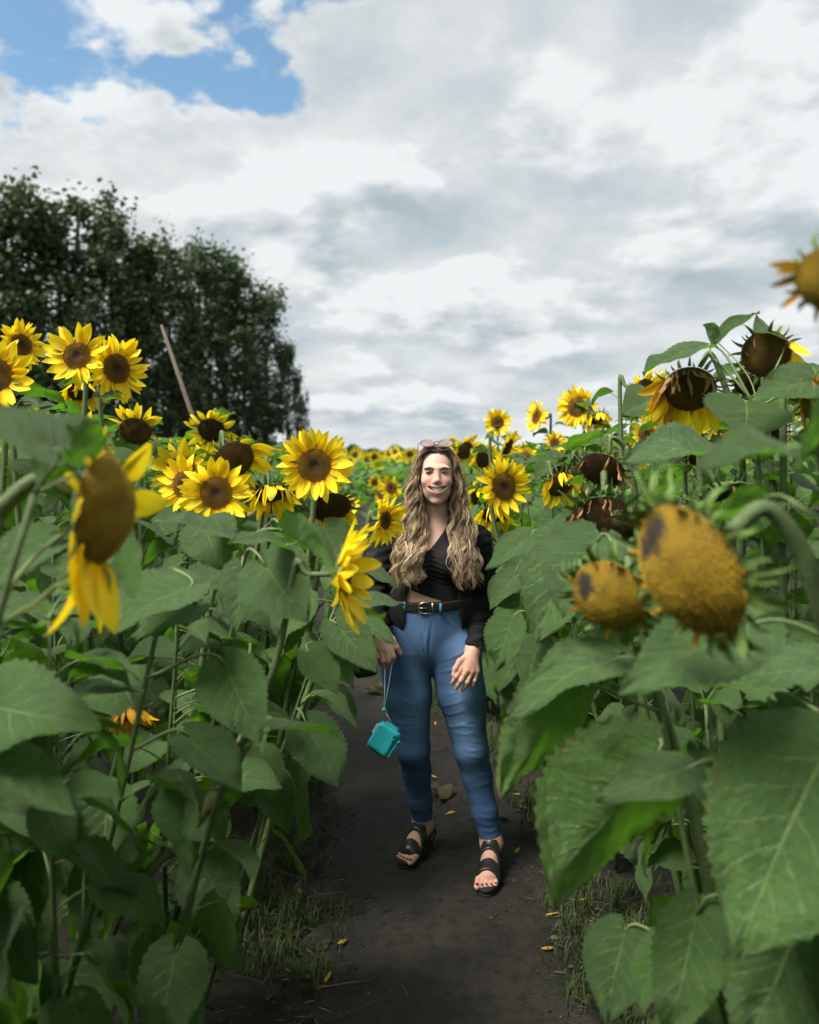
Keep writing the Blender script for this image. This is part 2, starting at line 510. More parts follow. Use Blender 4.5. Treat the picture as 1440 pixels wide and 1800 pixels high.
for k in range(4):
    LV_DRY.append(leaf_mesh(400 + k, r.uniform(.4, .6), r.uniform(-1.7, -1.3), r.uniform(-.2, .3), r.uniform(.4, .9), r.uniform(.12, .2), r.uniform(.5, .7), .2, r.uniform(-1, 1), mat=M_LEAF_DRY))
LV_TOP = [leaf_mesh(500 + k, r.uniform(.3, .5), r.uniform(-.5, .3), r.uniform(.5, 1.2), r.uniform(.1, .4), r.uniform(.03, .07), r.uniform(.6, .75), 1.1, r.uniform(-.4, .4), rows=16, half=3) for k in range(5)]

def petal_mesh(seed, mat, wide=.30, rows=9, dry=False):
    r = rng(seed)
    V = []; UV = []
    cup = r.uniform(.05, .28); bend = r.uniform(-.45, .35); tw = r.uniform(-.35, .35); sw = r.uniform(-.10, .10)
    if dry: tw *= 5; bend *= 2.2; cup = .8
    us = (-1, -.5, 0, .5, 1)
    for i in range(rows + 1):
        v = i / rows
        wv = wide * .5 * (math.sin(math.pi * min(1, .12 + .88 * v ** .82)) ** .75) * (1 if not dry else .55 + .2 * math.sin(9 * v + seed))
        a = bend * v
        for u in us:
            z = cup * wv * (u * u) + .018 * math.cos(u * 2 * math.pi) * (1 - v) + .03 * math.sin(7 * v + seed) * u * (.4 if not dry else 1.5)
            x = u * wv; t = tw * v
            x, z = x * math.cos(t) - z * math.sin(t), x * math.sin(t) + z * math.cos(t)
            V.append((x + sw * v * v + (.06 * math.sin(6 * v + seed) if dry else 0), v * math.cos(a), z + v * math.sin(a))); UV.append((u, v))
    F = [(i*5+j, i*5+j+1, (i+1)*5+j+1, (i+1)*5+j) for i in range(rows) for j in range(4)]
    return mk('petal', V, F, [mat], uv=UV)
PET = [petal_mesh(k, M_PETAL, .35 + .06 * (k % 3)) for k in range(9)]
PET_OLD = [petal_mesh(20 + k, M_PETAL_OLD, .27 + .05 * (k % 3)) for k in range(5)]
PET_FALLEN = [petal_mesh(60 + k, M_PETAL_FALLEN, .30) for k in range(5)]
PET_DRY = [petal_mesh(40 + k, M_PETAL_DRY, .26, dry=True) for k in range(6)]

GOLD = math.pi * (3 - math.sqrt(5))
def disc_mesh(kind, N, seed, dome, patch=False):
    """unit seed disc: florets in a golden-angle spiral on a domed base"""
    r = rng(seed)
    V = []; F = []; C = []
    def h(q): return dome * (1 - q * q) - (.10 * math.exp(-(q / .3) ** 2) if kind == 'fresh' else 0)
    def colour(q, a, j):
        n = mnoise.noise((q * 3 * math.cos(a) + seed, q * 3 * math.sin(a), seed * .7)) * .5 + .5
        if kind == 'fresh':
            c0, c1, c2 = Vector((.085, .055, .018)), Vector((.28, .14, .024)), Vector((.58, .31, .032))
            t = min(1, max(0, (q - .25) / .22)); c = c0.lerp(c1, t)
            c = c.lerp(c2, min(1, max(0, (q - .55) / .5)) * (.35 + .9 * j * j))
        elif kind == 'yellow':
            c = Vector((.72, .48, .030)).lerp(Vector((.36, .21, .020)), min(1, max(0, n * 1.7 - .55)))
            c = c.lerp(Vector((.24, .12, .015)), .40 * j * j)
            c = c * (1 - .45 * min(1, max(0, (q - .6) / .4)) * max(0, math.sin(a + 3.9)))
            if patch:
                dd = math.hypot(q * math.cos(a) - .62 * math.cos(2.2), q * math.sin(a) - .62 * math.sin(2.2)) + .16 * mnoise.noise((q * 7 * math.cos(a), q * 7 * math.sin(a), 1.2))
                if dd < .30: c = c.lerp(Vector((.060, .052, .046)), min(1, (.30 - dd) * 14))
        elif kind == 'brown':
            c = Vector((.22, .125, .028)).lerp(Vector((.42, .25, .035)), max(0, n * 1.4 - .4))
            c = c.lerp(Vector((.05, .03, .012)), .6 * j)
        else:
            c = Vector((.125, .075, .028)).lerp(Vector((.32, .19, .035)), max(0, n * 1.9 - .75))
            c = c.lerp(Vector((.03, .022, .014)), .6 * j)
        return c
    # base dome
    R, A = 7, 28
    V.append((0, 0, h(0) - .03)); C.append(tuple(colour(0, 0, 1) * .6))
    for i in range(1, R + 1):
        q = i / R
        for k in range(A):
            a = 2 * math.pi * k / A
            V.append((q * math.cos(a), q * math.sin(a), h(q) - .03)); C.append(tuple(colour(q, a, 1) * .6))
    for k in range(A): F.append((0, 1 + k, 1 + (k + 1) % A))
    for i in range(R - 1):
        for k in range(A):
            a0 = 1 + i * A; F.append((a0 + k, a0 + A + k, a0 + A + (k + 1) % A, a0 + (k + 1) % A))
    for i in range(N):
        q = math.sqrt((i + .5) / N); a = i * GOLD
        s = (.95 if kind != 'fresh' else .80) / math.sqrt(N) * (1.0 if q > .3 else .85)
        ht = s * (1.2 if kind == 'fresh' else .75) * r.uniform(.6, 1.4)
        if kind == 'fresh' and q > .5: ht *= 1.7
        er, et = Vector((math.cos(a), math.sin(a), 0)), Vector((-math.sin(a), math.cos(a), 0))
        sl = -2 * dome * q
        nrm = Vector((-sl * math.cos(a), -sl * math.sin(a), 1)).normalized()
        c = er * q + Vector((0, 0, h(q) - .01)); col = colour(q, a, r.random())
        o = len(V)
        for (dr, dt) in ((1.0, 0), (0, .75), (-1.0, 0), (0, -.75)):
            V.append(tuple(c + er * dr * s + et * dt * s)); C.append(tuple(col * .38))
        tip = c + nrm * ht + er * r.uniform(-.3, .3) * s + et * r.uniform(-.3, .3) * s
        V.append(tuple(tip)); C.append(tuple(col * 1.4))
        for k in range(4): F.append((o + k, o + (k + 1) % 4, o + 4))
    return mk('disc', V, F, [M_DISC], col=C, smooth=False)
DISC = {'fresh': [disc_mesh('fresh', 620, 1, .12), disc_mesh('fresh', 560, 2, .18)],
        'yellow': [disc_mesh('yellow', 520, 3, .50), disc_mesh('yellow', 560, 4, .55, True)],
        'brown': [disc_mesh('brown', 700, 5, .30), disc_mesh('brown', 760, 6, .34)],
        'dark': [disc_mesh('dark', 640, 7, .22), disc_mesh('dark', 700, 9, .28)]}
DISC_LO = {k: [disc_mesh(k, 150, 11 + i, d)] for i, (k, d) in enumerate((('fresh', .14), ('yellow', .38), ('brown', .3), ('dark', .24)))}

def receptacle_mesh():
    prof = [(0, -.55), (.16, -.52), (.30, -.40), (.62, -.30), (.90, -.17), (.985, -.06), (.95, -.03)]
    A = 22; V = []; F = []
    for (q, z) in prof:
        for k in range(A):
            a = 2 * math.pi * k / A
            V.append((q * math.cos(a), q * math.sin(a), z))
    for i in range(len(prof) - 1):
        for k in range(A):
            F.append((i*A+k, (i+1)*A+k, (i+1)*A+(k+1) % A, i*A+(k+1) % A))
    F = [f[::-1] for f in F]
    return mk('flower_head', V, F, [M_BACK])
RECEPT = receptacle_mesh()

def bract_pts(seed):
    r = rng(seed); V = []
    bend = r.uniform(.3, 1.2); tw = r.uniform(-.3, .3)
    for i in range(6):
        v = i / 5; wv = .13 * (1 - v) ** .75 * (1 if v > .01 else .9)
        for u in (-1, 0, 1):
            V.append((u * wv + tw * v * v, v * math.cos(bend * v), -v * v * math.sin(bend) * .6 + .05 * u * u))
    F = [(i*3+j, i*3+j+1, (i+1)*3+j+1, (i+1)*3+j) for i in range(5) for j in range(2)]
    return V, F
BRACT = [mk('bract', *bract_pts(k), [M_BRACT]) for k in range(5)]

def petal_frame(ang, tilt, base_r, z, L, droopf, Rm, wide=1.0, r=None):
    """matrix (head space, unit = disc radius) for a petal leaving the rim at ang, tilted towards the face by tilt"""
    er = Vector((math.cos(ang), math.sin(ang), 0)); ez = Vector((0, 0, 1))
    d = er * math.cos(tilt) + ez * math.sin(tilt)
    n = -er * math.sin(tilt) + ez * math.cos(tilt)
    if droopf:
        g = Rm.transposed() @ Vector((0, 0, -1))
        d = (d.normalized() * (1 - droopf) + g * droopf)
        if d.length < .05: d = g
    return frame(er * base_r + ez * z, d, n, L * wide, L, L)

def ring_mesh(seed, n, kindset, droopf, facing, lmin=.9, lmax=1.3, tilt=(-.15, .35), miss=0.0):
    """all petals of one far flower as one mesh, in head space"""
    r = rng(seed); parts = []; UV = []
    Rm = head_rot(facing)
    for i in range(n):
        if r.random() < miss: continue
        me = kindset[r.randrange(len(kindset))]
        M = petal_frame(2 * math.pi * i / n + r.uniform(-.12, .12), r.uniform(*tilt), .95, r.uniform(-.08, .02), r.uniform(lmin, lmax), droopf * r.uniform(.7, 1.1), Rm)
        parts.append(([tuple(M @ v.co) for v in me.vertices], [tuple(p.vertices) for p in me.polygons]))
        uvd = [None] * len(me.vertices)
        for lp, d in zip(me.loops, me.uv_layers[0].data): uvd[lp.vertex_index] = tuple(d.uv)
        UV += uvd
    V, F, _ = merge(parts)
    return mk('petals', V, F, [kindset[0].materials[0]], uv=UV)

def head_rot(f):
    """rotation with local Z = facing and local Y as far up as possible"""
    z = Vector(f).normalized(); up = Vector((0, 0, 1))
    x = up.cross(z)
    if x.length < 1e-4: x = Vector((1, 0, 0))
    x.normalize(); y = z.cross(x)
    return Matrix((x, y, z)).transposed()

def sunflower_head(plant, c, f, kind, rr, r, petals=None, near=True, bracts=None, disc=None, fringe=0):
    """flower_head > disc, petal..., bract... ; petals: list of dicts n,set,len,tilt,droop,miss,arc"""
    Rm = head_rot(f)
    M = T(c) @ Rm.to_4x4() @ Matrix.Scale(rr, 4)
    h = add('flower_head', RECEPT, plant, M)
    ds = (DISC if near else DISC_LO)[kind]
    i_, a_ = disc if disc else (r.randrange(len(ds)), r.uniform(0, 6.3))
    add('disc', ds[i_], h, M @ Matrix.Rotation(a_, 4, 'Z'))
    for pd in petals or []:
        n = pd['n']; arc = pd.get('arc', (0, 2 * math.pi))
        for i in range(n):
            if r.random() < pd.get('miss', 0): continue
            a = arc[0] + (arc[1] - arc[0]) * (i + .5) / n + r.uniform(-.14, .14)
            L = r.uniform(*pd.get('len', (1.05, 1.4)))
            Mp = M @ petal_frame(a, r.uniform(*pd.get('tilt', (-.1, .35))), .95, r.uniform(-.10, .03), L, pd.get('droop', 0) * r.uniform(.75, 1.1), Rm, pd.get('wide', 1.0) * r.uniform(.85, 1.15)) @ Matrix.Rotation(r.gauss(0, .28), 4, 'Y')
            st = pd.get('set', PET)
            add('petal', st[r.randrange(len(st))], h, Mp)
    for i in range(fringe):      # short ragged bracts curling over the rim
        Mp = petal_frame(2 * math.pi * i / fringe + r.uniform(-.2, .2), r.uniform(.1, 1.2), 1.02, r.uniform(-.10, .02), r.uniform(.22, .60), 0, Rm, r.uniform(1.2, 2.4))
        add('bract', BRACT[r.randrange(5)], h, M @ Mp)
    nb = bracts if bracts is not None else 26
    parts = []
    for i in range(nb):
        a = 2 * math.pi * i / max(1, nb) + r.uniform(-.15, .15)
        Mp = petal_frame(a, r.uniform(-.5, .35) if i % 3 else r.uniform(.2, .9), 1.0 - .04 * (i % 2), -.06 - .1 * (i % 2), r.uniform(.35, .85), 0, Rm)
        bm = BRACT[r.randrange(5)]
        if near: add('bract', bm, h, M @ Mp)
        else: parts.append(([tuple(Mp @ v.co) for v in bm.vertices], [tuple(p.vertices) for p in bm.polygons]))
    if parts:
        V, F, _ = merge(parts); tag(add('bracts', mk('bracts', V, F, [M_BRACT]), h, M), kind='stuff')
    return h

def stem_to_head(base, c, f, rr, r, lean=None, hook=1.0):
    """control curve from the ground to the back of a head that faces f"""
    f = Vector(f).normalized(); c = Vector(c); base = Vector(base)
    back = c - f * rr * .5
    n1 = back - f * rr * 1.1
    top = n1 + Vector((-f.x * .25, -f.y * .25, 0)) * rr * 2 * hook
    if f.z < .2: top.z += rr * (.8 - f.z) * .42 * hook; 
    body = base.lerp(Vector((top.x, top.y, 0)), .5)
    midp = Vector((base.x * .45 + top.x * .55 + r.uniform(-.04, .04), base.y * .45 + top.y * .55, top.z * .55))
    low = top - Vector((0, 0, max(.12, rr * 1.8)))
    low = low.lerp(midp, .25)
    return [base, midp, low, top, n1, back]
FLOWERS = []
# ------------------------------------------------------------------ sunflower plants
def stem_part(plant, pts, r0, r1, n=26, sides=9, mat=None, name='stem'):
    cur = spline(pts, n)
    o = plant.location
    loc = [p - o for p in cur]
    rad_ = [r0 + (r1 - r0) * (i / (n - 1)) for i in range(n)]
    v, f = tube(loc, rad_, sides)
    add(name, mk(name, v, f, [mat or M_STEM]), plant, WM[plant.name])
    return cur

def leaf_at(plant, p, az, size, mesh, elev=0.0, roll=0.0, wide=1.0):
    d = Vector((math.cos(az) * math.cos(elev), math.sin(az) * math.cos(elev), math.sin(elev)))
    M = frame(p, d, Vector((0, 0, 1)), size * wide, size, size) @ Matrix.Rotation(roll, 4, 'Y')
    return add('leaf', mesh, plant, M)

def grow_leaves(plant, cur, r, zlo, zhi, step, size, top_small=True, bias=None):
    """leaves in a golden-angle spiral round the stem between two heights"""
    a = r.uniform(0, 6.3); acc = 0.0
    last = cur[0]; L = 0.0
    ztop = max(p.z for p in cur)
    nxt = zlo
    for p0, p1 in zip(cur, cur[1:]):
        if p1.z < p0.z: break
        while p0.z <= nxt < p1.z and nxt <= zhi:
            t = (nxt - p0.z) / max(1e-6, p1.z - p0.z); p = p0.lerp(p1, t)
            a += GOLD + r.uniform(-.35, .35)
            az = a
            if bias is not None and r.random() < .55: az = bias + r.uniform(-1.1, 1.1)
            h = nxt / max(.3, ztop)
            s = size * r.uniform(.55, 1.18)
            if h > .82:
                s *= .75; me = LV_UP[r.randrange(len(LV_UP))]; el = r.uniform(-.1, .5)
            elif h > .45: me = r.choice(LV_MID + LV_UP[:3] + LV_HANG[:1]); el = r.uniform(-.2, .4)
            elif h > .16 or r.random() < .5: me = r.choice(LV_HANG + LV_MID[:3]); el = r.uniform(-.35, .15)
            else: me = r.choice(LV_DRY); el = r.uniform(-.5, 0); s *= .7
            leaf_at(plant, p, az, s, me, el, r.uniform(-.55, .55), r.uniform(.85, 1.12))
            nxt += step * r.uniform(.75, 1.25)

def new_plant(base, label, group=None):
    p = add('sunflower', None, None, T(base))
    p.empty_display_size = .1
    return tag(p, label, 'sunflower', group)

FRESH = [dict(n=19, len=(1.15, 1.48), tilt=(-.08, .25)), dict(n=18, len=(1.0, 1.36), tilt=(.12, .5))]
def hero(px, py, d, f, kind, rr, label, seed, base=None, petals=None, leaves=(.40, None), step=.075, size=.20, r0=.013, r1=.008,
         bracts=None, pts=None, near=True, bias=None, lean=(0, 0), group=None, mat=None, disc=None, fringe=0):
    r = rng(seed)
    c = P(px, py, d)
    if base is None: base = Vector((c.x + lean[0] + r.uniform(-.05, .05), c.y + lean[1] + .06, 0))
    base = Vector(base)
    plant = new_plant(base, label, group)
    sunflower_head(plant, c, f, kind, rr, r, petals if petals is not None else FRESH, near, bracts, disc, fringe)
    P_ = pts or stem_to_head(base, c, f, rr, r)
    P_[0] = base
    cur = stem_part(plant, P_, r0, r1, mat=mat)
    zl, zh = leaves
    ztop = max(p.z for p in cur)
    if zl is not None: grow_leaves(plant, cur, r, zl, (zh or ztop - .10), step, size, bias=bias)
    HEROES.append((plant, cur)); HERO_AT.append((px, py, d, seed))
    return plant, cur
HEROES = []; HERO_AT = []
SHORT = {1: 'tallest open sunflower', 2: 'sideways flower behind the tallest one', 4: 'flower cut off below the trees', 7: 'round forward-facing sunflower', 9: 'bowed brown-disc sunflower', 10: 'large sunflower nearest her face', 11: 'spiky sunflower touching her hair', 12: 'edge-on sunflower by her sleeve', 14: 'nodding flower beside the pole', 15: 'nodding flower under the pole', 6: 'blurred orange-disc sunflower', 18: 'low withered ochre flower', 31: 'heavy drooping sunflower', 32: 'bare domed sunflower', 35: 'bright open sunflower beside her hair', 38: 'upright skyline sunflower', 45: 'yellow-skirted bowed sunflower', 47: 'blackened hooked seed head', 48: 'widest withered seed head', 49: 'blotched mustard seed head', 50: 'huge mustard disc'}


def hero_leaf(plant, base, tip, nrm, width=.85, seed=0, stem_pt=None, droop=.55, fold=.27, wav=.065, curl=0.0, mat=None, roll=0.0):
    """one large leaf laid from base to tip (world points), upper side towards nrm, with its own stalk back to stem_pt"""
    base, tip = Vector(base), Vector(tip)
    L = (tip - base).length
    v, f, uv = blade_points(1.0, width, droop * .45, droop, fold, wav, seed, rows=34, half=8, roll=roll, curl=curl)
    end = Vector(v[len(v) // 35 * 34 + 8])
    sc = L / max(.2, end.length)
    # turn so that the bent blade's chord lies on base-tip
    chord = math.atan2(end.z, end.y)
    M = frame(base, tip - base, nrm, sc, sc, sc) @ Matrix.Rotation(-chord, 4, 'X')
    parts_v = list(v); mi = [0] * len(f); ff = list(f); uvs = list(uv)
    if stem_pt is not None:
        Mi = M.inverted(); s = Mi @ Vector(stem_pt)
        d0 = Vector((0, -1, .1)) * s.length * .35
        pts = bez(s, s * .6 + Vector((0, 0, s.length * .22)), d0, (0, 0.01, 0), 9)
        tv, tf = tube(pts, [.020 / max(.6, L / .22) * (1 - .4 * i / 8) for i in range(9)], 6)
        o = len(parts_v); parts_v += tv; ff += [tuple(i + o for i in q) for q in tf]; mi += [1] * len(tf); uvs += [(0, 0)] * len(tv)
    me = mk('leaf', parts_v, ff, [mat or M_LEAF, M_PETIOLE], uv=uvs, midx=mi)
    return add('leaf', me, plant, M)

# silhouettes the fillers keep under (row of the photograph, as a function of the column)
def SIL(px): return float(np.interp(px, (-300, 0, 150, 260, 350, 470, 560, 640, 860, 960, 1060, 1160, 1300, 1440, 1700),
                                    (680, 715, 705, 735, 765, 800, 830, 845, 815, 775, 745, 720, 690, 670, 640)))
def SILN(px): return float(np.interp(px, (-300, 0, 300, 560, 700, 900, 1060, 1200, 1440), (1000, 985, 985, 1090, 1150, 1180, 1150, 1130, 1120)))
def out_of_path(b):
    c, h = path_c(b.y), .66
    if abs(b.x - c) < h: b.x = c + (h if b.x > c else -h)
    return b
def fix_base(px, py, d, side, dx=0.0, dy=.06):
    c = P(px, py, d); b = Vector((c.x + dx, c.y + dy, 0))
    lim = path_c(b.y) + side * .68
    if side < 0: b.x = min(b.x, lim)
    else: b.x = max(b.x, lim)
    return b

HANG = [dict(n=20, len=(1.0, 1.35), tilt=(.0, .5), droop=.62)]
TATTER = [dict(n=16, set=PET_OLD, len=(.8, 1.2), tilt=(.0, .6), droop=.7, miss=.25), dict(n=12, set=PET_DRY, len=(.7, 1.1), tilt=(.1, .6), droop=.8, miss=.2)]
DRIED = [dict(n=14, set=PET_DRY, len=(.6, 1.0), tilt=(.2, .8), droop=.8, miss=.25)]
FEWY = [dict(n=5, set=PET, len=(.8, 1.2), tilt=(.0, .4), droop=.6, arc=(-1.2, .6)), dict(n=8, set=PET_DRY, len=(.4, .7), tilt=(.2, .8), droop=.8, miss=.3)]

# --- the side of the path below the trees
A_ = 'open-faced yellow sunflower'
hero(135, 625, 3.4, (.04, -1, .14), 'fresh', .056, 'tallest open yellow sunflower with spiky petals in front of the dark trees', 1, lean=(-.05, .05), petals=[dict(n=14, len=(1.35, 1.75), tilt=(-.05, .25)), dict(n=15, len=(1.15, 1.5), tilt=(.1, .45))])
hero(205, 648, 3.62, (.78, -.62, .02), 'fresh', .066, 'yellow sunflower turned sideways, tucked just behind the tallest open one', 2)
hero(38, 606, 3.85, (.8, -.55, .12), 'fresh', .052, 'sideways yellow sunflower in front of trees, between the tallest one and the photo edge', 3)
hero(-10, 660, 2.9, (.12, -1, .1), 'fresh', .062, 'big open yellow sunflower cut off by the photo edge below the trees', 4, leaves=(.9, None))
hero(142, 688, 3.75, (.25, -.55, -.75), 'dark', .062, 'nodding sunflower with yellow skirt hanging under the tallest open flower', 5, petals=HANG)
hero(380, 866, 2.9, (0.0, -1, .04), 'fresh', .057, 'round open sunflower facing forward at waist of the thicket, above a bright tilted leaf', 7, base=fix_base(380, 866, 2.9, -1, -.1), leaves=(.4, 1.2))
hero(320, 852, 3.1, (-.5, -.8, .05), 'fresh', .050, 'smaller yellow sunflower peeking out behind the round forward-facing one', 8, leaves=(.4, 1.25))
hero(412, 808, 3.15, (.45, -.75, -.42), 'brown', .076, 'bowed sunflower with big brown disc and green crown above the round forward-facing one', 9,
     base=fix_base(412, 808, 3.15, -1, -.15, .15), petals=[dict(n=9, len=(.9, 1.3), tilt=(.0, .5), droop=.3, arc=(-2.2, .9)), dict(n=4, set=PET, len=(.6, .9), droop=.4, arc=(.9, 2.2), miss=.3)], leaves=(.5, 1.3))
hero(553, 818, 3.0, (.06, -1, .05), 'fresh', .061, 'large open sunflower against pale sky, nearest to the woman\'s face', 10, base=fix_base(553, 818, 3.0, -1, -.25, .05), leaves=(.4, 1.35))
hero(678, 915, 2.95, (.80, -.58, -.08), 'fresh', .033, 'small spiky yellow sunflower touching the woman\'s hair', 11, base=fix_base(678, 915, 2.95, -1, -.5, -.05), r0=.013, r1=.007,
     petals=[dict(n=17, len=(1.7, 2.3), tilt=(-.1, .35)), dict(n=14, len=(1.4, 1.9), tilt=(.2, .7))], leaves=(.5, 1.15))
hero(606, 1010, 1.95, (1.0, -.16, .0), 'fresh', .056, 'yellow sunflower seen edge-on in front of the woman\'s black sleeve', 12, base=Vector((-.66, 2.05, 0)), r0=.010, r1=.006,
     petals=[dict(n=15, len=(1.3, 1.75), tilt=(.1, .55)), dict(n=14, len=(1.2, 1.6), tilt=(.45, .95))], leaves=(.35, .95), size=.17)
hero(582, 893, 3.2, (.2, -.72, -.66), 'dark', .076, 'dark nodding seed head hanging below the large sunflower against the sky', 13, base=fix_base(582, 893, 3.2, -1, -.3), petals=[dict(n=12, len=(.8, 1.1), tilt=(.0, .5), droop=.7, arc=(3.4, 6.0))], leaves=(.5, 1.2))
hero(238, 758, 3.35, (.1, -.8, -.5), 'brown', .062, 'nodding brown sunflower with yellow tuft, on the dark stalk beside the leaning pole', 14, petals=[dict(n=9, len=(.9, 1.2), arc=(.4, 2.6), tilt=(-.3, .3))])
hero(372, 756, 4.3, (.05, -.8, -.5), 'dark', .070, 'nodding yellow sunflower at the foot of the leaning pole', 15, petals=[dict(n=20, len=(.9, 1.2), tilt=(-.2, .3))])
hero(478, 868, 3.35, (.25, -.5, -.82), 'dark', .066, 'hanging sunflower with yellow fringe under the large bowed brown one', 16, base=fix_base(478, 868, 3.35, -1, -.2), petals=HANG, leaves=(.5, 1.15))
hero(15, 722, 3.2, (.2, -.6, -.75), 'dark', .066, 'dark nodding seed head below the cut-off flower at the photo edge', 19, petals=DRIED, leaves=(.8, None))
c6 = P(183, 895, 1.36)
hero(183, 895, 1.36, (1.0, -.10, -.05), 'yellow', .088, 'blurred close sunflower seen side-on with swollen orange disc and limp petals', 6,
     base=Vector((-.95, 1.30, 0)), pts=[Vector((-.95, 1.30, 0)), Vector((-.86, 1.31, .8)), P(-120, 1010, 1.34), P(0, 895, 1.35), P(70, 842, 1.36), P(132, 868, 1.37)],
     petals=[dict(n=6, len=(1.15, 1.6), tilt=(.0, .35), droop=.72, arc=(3.3, 5.0), wide=1.35), dict(n=2, len=(.6, .8), tilt=(-.2, .3), arc=(2.4, 3.4), wide=1.5),
             dict(n=2, len=(.7, .9), tilt=(.5, .9), arc=(-.1, .9), wide=1.6), dict(n=2, len=(.45, .6), tilt=(-.2, .3), arc=(1.5, 2.4), wide=1.4)], leaves=(.35, .75), size=.22, r0=.017, r1=.012, bracts=24, disc=(0, 0))
hero(228, 1256, 2.3, (.25, -.55, -.75), 'dark', .040, 'small withered ochre sunflower hanging low among the dark leaves', 18, base=Vector((-.98, 2.45, 0)), r0=.014, r1=.008,
     petals=[dict(n=20, set=PET_OLD, len=(1.0, 1.5), tilt=(.2, .8), droop=.45)], leaves=(.25, .7), size=.18)

# --- the side of the path across from the trees
hero(1212, 685, 2.6, (-.22, -.76, -.60), 'brown', .080, 'heavy drooping sunflower with shrivelled petals over its disc and a yellow skirt', 31, base=Vector((1.05, 2.75, 0)),
     pts=[Vector((1.05, 2.75, 0)), Vector((1.06, 2.74, 1.0)), P(1305, 790, 2.68), P(1275, 680, 2.68), P(1250, 622, 2.67), P(1232, 642, 2.66)],
     petals=[dict(n=13, set=PET_DRY, len=(.8, 1.15), tilt=(.5, 1.1), droop=.72, arc=(.3, 2.9)), dict(n=13, set=PET, len=(.85, 1.25), tilt=(-.1, .4), droop=.55, arc=(3.2, 6.2)), dict(n=8, set=PET_OLD, len=(.9, 1.2), tilt=(.0, .4), droop=.6, arc=(2.6, 4.4))], leaves=(.5, 1.55))
hero(1347, 622, 2.6, (-.30, -.92, -.22), 'brown', .072, 'bare domed brown sunflower standing highest above the path\'s leafier bank', 32, base=Vector((1.22, 2.72, 0)), petals=FEWY, leaves=(.7, None))
hero(1318, 672, 2.95, (-.1, -.8, -.55), 'dark', .052, 'small dark seed head half hidden under the bare domed one', 33, petals=[dict(n=5, len=(.6, .9), arc=(-1, .8), droop=.5)], leaves=(.7, None))
hero(1462, 492, 1.1, (-.55, -.6, -.55), 'yellow', .046, 'blurred yellow sunflower with long green bracts jutting in at the photo edge against sky', 34, base=Vector((.72, 1.15, 0)), petals=[dict(n=4, set=PET_OLD, len=(.6, .9), arc=(2.2, 3.6), droop=.3)], leaves=(.3, .7), bracts=26)
hero(886, 855, 3.7, (.45, -.88, .04), 'fresh', .062, 'bright open sunflower just beside the woman\'s hair, on her sleeve side', 35, base=fix_base(886, 855, 3.7, 1, .35, .1), leaves=(.5, 1.3))
hero(875, 743, 8.5, (-.1, -1, .05), 'fresh', .066, 'lone small sunflower rising above the far bank near the woman\'s head', 36, near=True)
hero(943, 732, 6.6, (-.92, -.38, .1), 'fresh', .062, 'small sideways sunflower on the skyline, next after the lone far one', 37)
hero(1014, 716, 6.0, (-.55, -.82, .05), 'fresh', .072, 'upright yellow sunflower on the skyline, paired with a bowed one', 38)
hero(1050, 735, 5.8, (.3, -.55, -.75), 'dark', .066, 'bowed sunflower on a hooked stem beside the upright skyline one', 39, petals=HANG)
hero(1130, 692, 3.9, (.45, -.72, -.35), 'brown', .072, 'orange-yellow sunflower tucked behind the heavy drooping one', 40, petals=[dict(n=18, set=PET, len=(1.0, 1.4), tilt=(.0, .4))], leaves=(.6, None))
hero(975, 778, 5.2, (-.1, -1, .2), 'fresh', .030, 'tiny yellow sunflower alone among grey-green leaves', 41, petals=[dict(n=14, len=(1.5, 2.0), tilt=(.0, .4))])
hero(818, 792, 6.2, (.45, -.75, -.30), 'brown', .068, 'nodding yellow sunflower beside the woman\'s sunglasses', 42, petals=[dict(n=20, len=(.9, 1.25), tilt=(-.1, .35))], leaves=(1.0, None))
hero(850, 806, 5.6, (.5, -.8, -.20), 'dark', .064, 'yellow sunflower with dark disc directly behind the bright open one', 43, petals=[dict(n=20, len=(.9, 1.25), tilt=(-.1, .35))], leaves=(1.0, None))
hero(893, 787, 5.0, (.8, -.4, -.4), 'brown', .058, 'ragged yellow sunflower seen from behind above the bright open one', 44, petals=[dict(n=18, len=(.9, 1.3), tilt=(-.1, .35))], leaves=(.8, None))
hero(985, 852, 3.7, (.25, -.80, -.52), 'brown', .062, 'bowed sunflower with yellow skirt between the bright open one and dark heads', 45, base=fix_base(985, 852, 3.7, 1, .15), petals=HANG, leaves=(.5, 1.25))
hero(868, 905, 3.95, (-.1, -.6, -.80), 'dark', .062, 'hanging head with yellow petals directly below the bright open sunflower', 46, base=fix_base(868, 905, 3.95, 1, .3), petals=HANG, leaves=(.5, 1.1))
hero(1058, 826, 3.0, (-.38, -.62, -.68), 'dark', .080, 'blackened bowed seed head on a green hooked stem', 47, base=Vector((.98, 3.1, 0)),
     pts=[Vector((.98, 3.1, 0)), Vector((.93, 3.1, .9)), P(1110, 830, 3.05), P(1098, 785, 3.05), P(1075, 770, 3.04), P(1072, 800, 3.03)], petals=DRIED, leaves=(.4, 1.3))
hero(1062, 925, 2.3, (-.20, -.84, -.50), 'dark', .094, 'widest dark withered seed head with dry brown petal stubs', 48, base=Vector((.86, 2.5, 0)), petals=[dict(n=22, set=PET_DRY, len=(.4, .9), tilt=(.3, .9), droop=.7, miss=.15)], leaves=(.4, 1.05), bracts=26, fringe=24)
hero(1072, 1048, 1.62, (-.50, -.78, -.36), 'yellow', .074, 'blurred mustard seed head with dark blotches behind the closest one', 49, base=Vector((.74, 1.80, 0)), petals=[dict(n=12, set=PET_OLD, len=(.2, .4), tilt=(.3, 1.0), miss=.4)], leaves=(.3, .7), bracts=30, r0=.015, disc=(1, .3), fringe=26)
